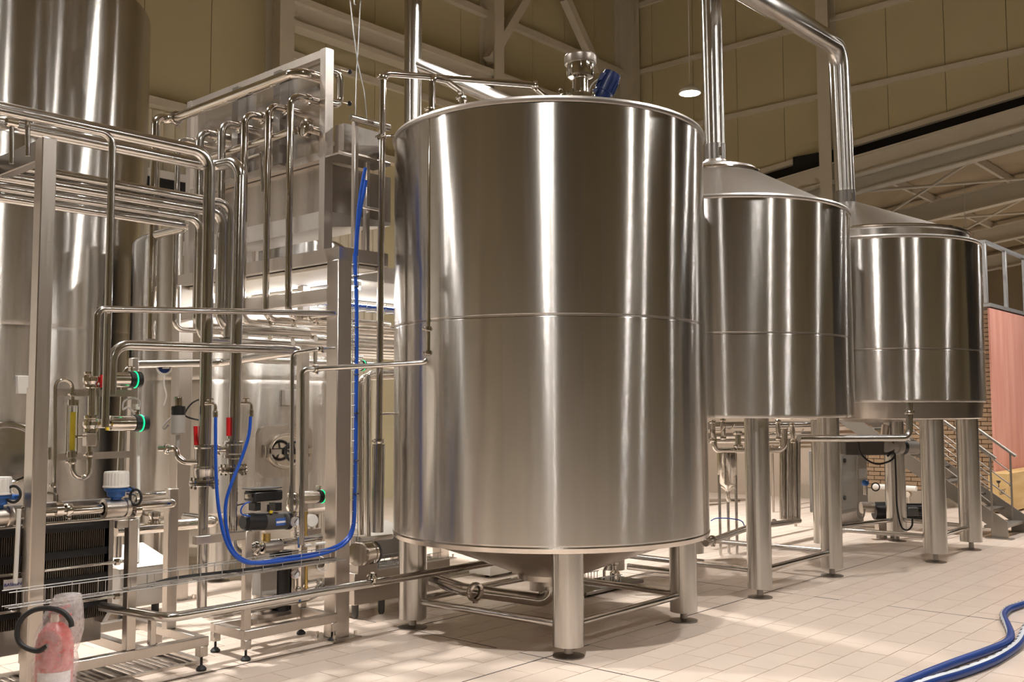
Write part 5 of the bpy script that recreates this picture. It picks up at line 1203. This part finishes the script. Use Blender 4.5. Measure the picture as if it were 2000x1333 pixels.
gr = thing('floor_grating', 'slotted floor drain grating behind the foreground vessel', 'grating', P(900, 1122, Z=0))
a = P(850, 1135, Z=0); g = G()
for k in range(24): g.box(a.x+k*.05, a.x+k*.05+.02, a.y, a.y+.3, .001, .01)
build(g, 'slots', 'steel_dark', gr)['kind'] = 'stuff'
build(G().box(a.x-.04, a.x+1.24, a.y-.04, a.y, .001, .012).box(a.x-.04, a.x+1.24, a.y+.3, a.y+.34, .001, .012), 'rim', 'steel_satin', gr)
# under the right vessel
cb3 = thing('switch_cabinet', 'tall grey steel cabinet on two feet under the right vessel', 'cabinet', (13.2, 5.7, 0))
a = P(1642, 1010, Y=5.75); b = P(1692, 878, Y=5.75)
build(G().box(a.x, b.x, 5.75, 6.2, .22, b.z).bevel(.01), 'body', 'cab_grey', cb3)
build(G().box(a.x+.03, b.x-.03, 5.735, 5.75, .27, b.z-.04).bevel(.004), 'door', 'cab_grey', cb3)
for y in (900, 973): p = P(1649, y, Y=5.73); build(G().cyl(p, p-UY*.02, .03, n=12), 'lock', 'black_plastic', cb3)
for x in (a.x+.08, b.x-.08): build(G().box(x-.03, x+.03, 5.8, 6.15, 0, .22), 'foot', 'steel_dark', cb3)
gm = thing('gear_motor', 'long motor of the stirring gear below the right vessel floor', 'motor', P(1775, 872, D=12.6))
a, b = P(1725, 872, D=12.4), P(1808, 876, D=12.8)
build(G().lathe([(0, 0), (.07, 0), (.08, .02), (.08, .2), (.1, .21), (.1, .3), (.085, .31), (.085, .62), (.06, .66), (0, .66)], a, b-a, 24), 'body', 'grey_plastic', gm, smooth=30)
build(G().lathe([(.09, .3), (.103, .3), (.103, .36), (.09, .36)], a, b-a, 24), 'band', 'black_plastic', gm)
build(G().cyl(a+UZ*.05, a+UZ*.25+UX*.1, .05, n=14), 'mount', 'steel_satin', gm)
q0, q1 = P(1643, 889, D=12.55), P(1738, 862, D=12.55); d_ = _rt
build(G().obox(lerp(q0, q1, .5), (_rt, _fw, UZ), ((q1-q0).dot(_rt)/2, .16, (q1.z-q0.z)/2)).bevel(.01), 'gear_housing', 'grey_dark', gm)
bp = thing('transfer_pump', 'black pump with a long black motor on a steel funnel stand under the right vessel', 'pump', P(1725, 1052, Z=0))
c = P(1722, 1052, Z=0); f_ = c.xy.dot(_fw.xy); s_ = f_/1930
a = P(1750, 1000, D=f_); b = P(1812, 1000, D=f_+.25)
build(G().cyl(a, b, 14*s_, n=26), 'motor', 'black_plastic', bp)
g = G(); d, u, v = ortho(b-a)
for k in range(16): an = k*PI/8; g.obox(lerp(a, b, .5)+(u*math.cos(an)+v*math.sin(an))*14.6*s_, (d, u*math.cos(an)+v*math.sin(an), d.cross(u*math.cos(an)+v*math.sin(an))), ((b-a).length*.45, 1.3*s_, .5*s_))
build(g, 'fins', 'black_plastic', bp)['kind'] = 'stuff'
q = P(1783, 1000, D=f_-.1); build(G().obox(q, (_rt, _fw, UZ), (9*s_, .03, 8*s_)).bevel(.006), 'terminal_box', 'grey_dark', bp)
q = P(1722, 998, D=f_); build(G().cyl(q-_rt*15*s_, q+_rt*24*s_, 17*s_, n=22), 'pump_head', 'black_plastic', bp)
build(G().cyl(q-_rt*40*s_-UZ*-6*s_, q-_rt*12*s_+UZ*6*s_, 11*s_, n=20), 'suction_flange', 'steel_satin', bp)
q = P(1722, 1022, D=f_); build(G().lathe([(16*s_, 0), (13*s_, -14*s_), (8*s_, -28*s_), (6*s_, -28*s_), (0, -20*s_)], q, n=4), 'funnel_stand', 'steel_satin', bp)
build(G().box(c.x-.05, c.x+.06, c.y-.05, c.y+.05, 0, q.z-16*s_), 'stand_leg', 'steel_dark', bp); q2 = P(1745, 1045, D=f_); build(G().box(q2.x-.03, q2.x+.03, q2.y-.03, q2.y+.03, 0, P(1745, 1005, D=f_).z), 'stand_leg', 'steel_dark', bp)
p = P(1690, 944, D=12.7); o = thing('diaphragm_valve', 'small valve with a blue round head left of the black pump', 'valve', p)
build(G().ball(p, .045, 16, 10), 'blue_head', 'blue_cap', o); build(G().cyl(p-UZ*.15, p-UZ*.03, .03, n=12), 'body', 'steel_bright', o); build(G().torus(p+_rt*.13-UZ*.05, _fw, .05, .008, 18, 6), 'cable_loop', 'black_rubber', o)
pipe('white level pipe along the foot of the brick wall', [P(1705, 950, X=17.2), P(1790, 955, X=17.2)], .045, mat='white_box')
p = P(1776, 966, X=17.3); solo(G().cyl(p-UX*.1, p, .05, n=14).cyl(p-UX*.02-UZ*.15, p-UX*.02, .02, n=8), 'wall_tap', 'steel_bright', 'small tap on the foot of the brick wall right of the black pump', 'tap')
hose('black cable drooping between the cabinet and the stirring motor', [P(x, y, D=12.3) for x, y in ((1676, 862), (1680, 884), (1695, 900), (1715, 907), (1738, 901), (1748, 890), (1742, 884), (1733, 892))], .012, 'black_rubber', 'cable', 'signal_cable')
hose('black cable hanging down to the black pump motor', [P(x, y, D=12.3) for x, y in ((1748, 888), (1750, 940), (1752, 990), (1760, 1028), (1772, 1036), (1781, 1028), (1782, 1014))], .011, 'black_rubber', 'cable', 'signal_cable')
hose('grey cable loop hanging left of the black pump', [P(x, y, D=12.3) for x, y in ((1675, 890), (1675, 960), (1675, 1005), (1681, 1016), (1687, 1008), (1689, 995))], .01, 'grey_plastic', 'cable', 'signal_cable')
# ------------------------------------------------------------------ blue hoses on the floor
def print_hose(label, pts, r, a0, a1):
    path = smooth_path(pts, 10); o = solo(G().tube(path, r, 16), 'water_hose', 'hose_navy', label, 'hose')
    g = G(); prev = None; n = len(path); marks = G()
    for i, p in enumerate(path):
        t = (path[min(i+1, n-1)]-path[max(i-1, 0)]).normalized(); s = t.cross(UZ).normalized(); u = s.cross(t)
        a = a0+(a1-a0)*i/n
        k = [g.b.verts.new(p+(s*math.cos(a+w)+u*math.sin(a+w))*(r+.0012)) for w in (-.95, -.5, 0, .5, .95)]
        if prev:
            for j in range(4): g.b.faces.new((prev[j], prev[j+1], k[j+1], k[j]))
        prev = k
        if i % 3 == 1: 
            q = p+(s*math.cos(a)+u*math.sin(a))*(r+.0016); nn = (s*math.cos(a)+u*math.sin(a)); marks.obox(q, (t, nn, t.cross(nn)), (.016, .0008, .0075))
    build(g, 'print_band', 'hose_print', o); build(marks, 'printed_marks', 'black_plastic', o)['kind'] = 'stuff'
def fl(x, y, z=.03): return P(x, y, Z=z)
print_hose('blue water hose on the tiles at lower right, the one with the tighter bend', [fl(*q) for q in ((1690, 1368), (1772, 1332), (1856, 1298), (1928, 1272), (1966, 1255), (1974, 1240), (1968, 1222), (1960, 1204), (1968, 1192), (1985, 1185), (2010, 1177), (2060, 1165))], .027, 4.6, 1.9)
print_hose('blue water hose with a white printed band, in front at lower right', [fl(*q) for q in ((1720, 1372), (1800, 1338), (1880, 1314), (1940, 1291), (1978, 1268), (1994, 1250), (2006, 1225), (2030, 1200), (2070, 1180))], .030, 1.8, 2.2)
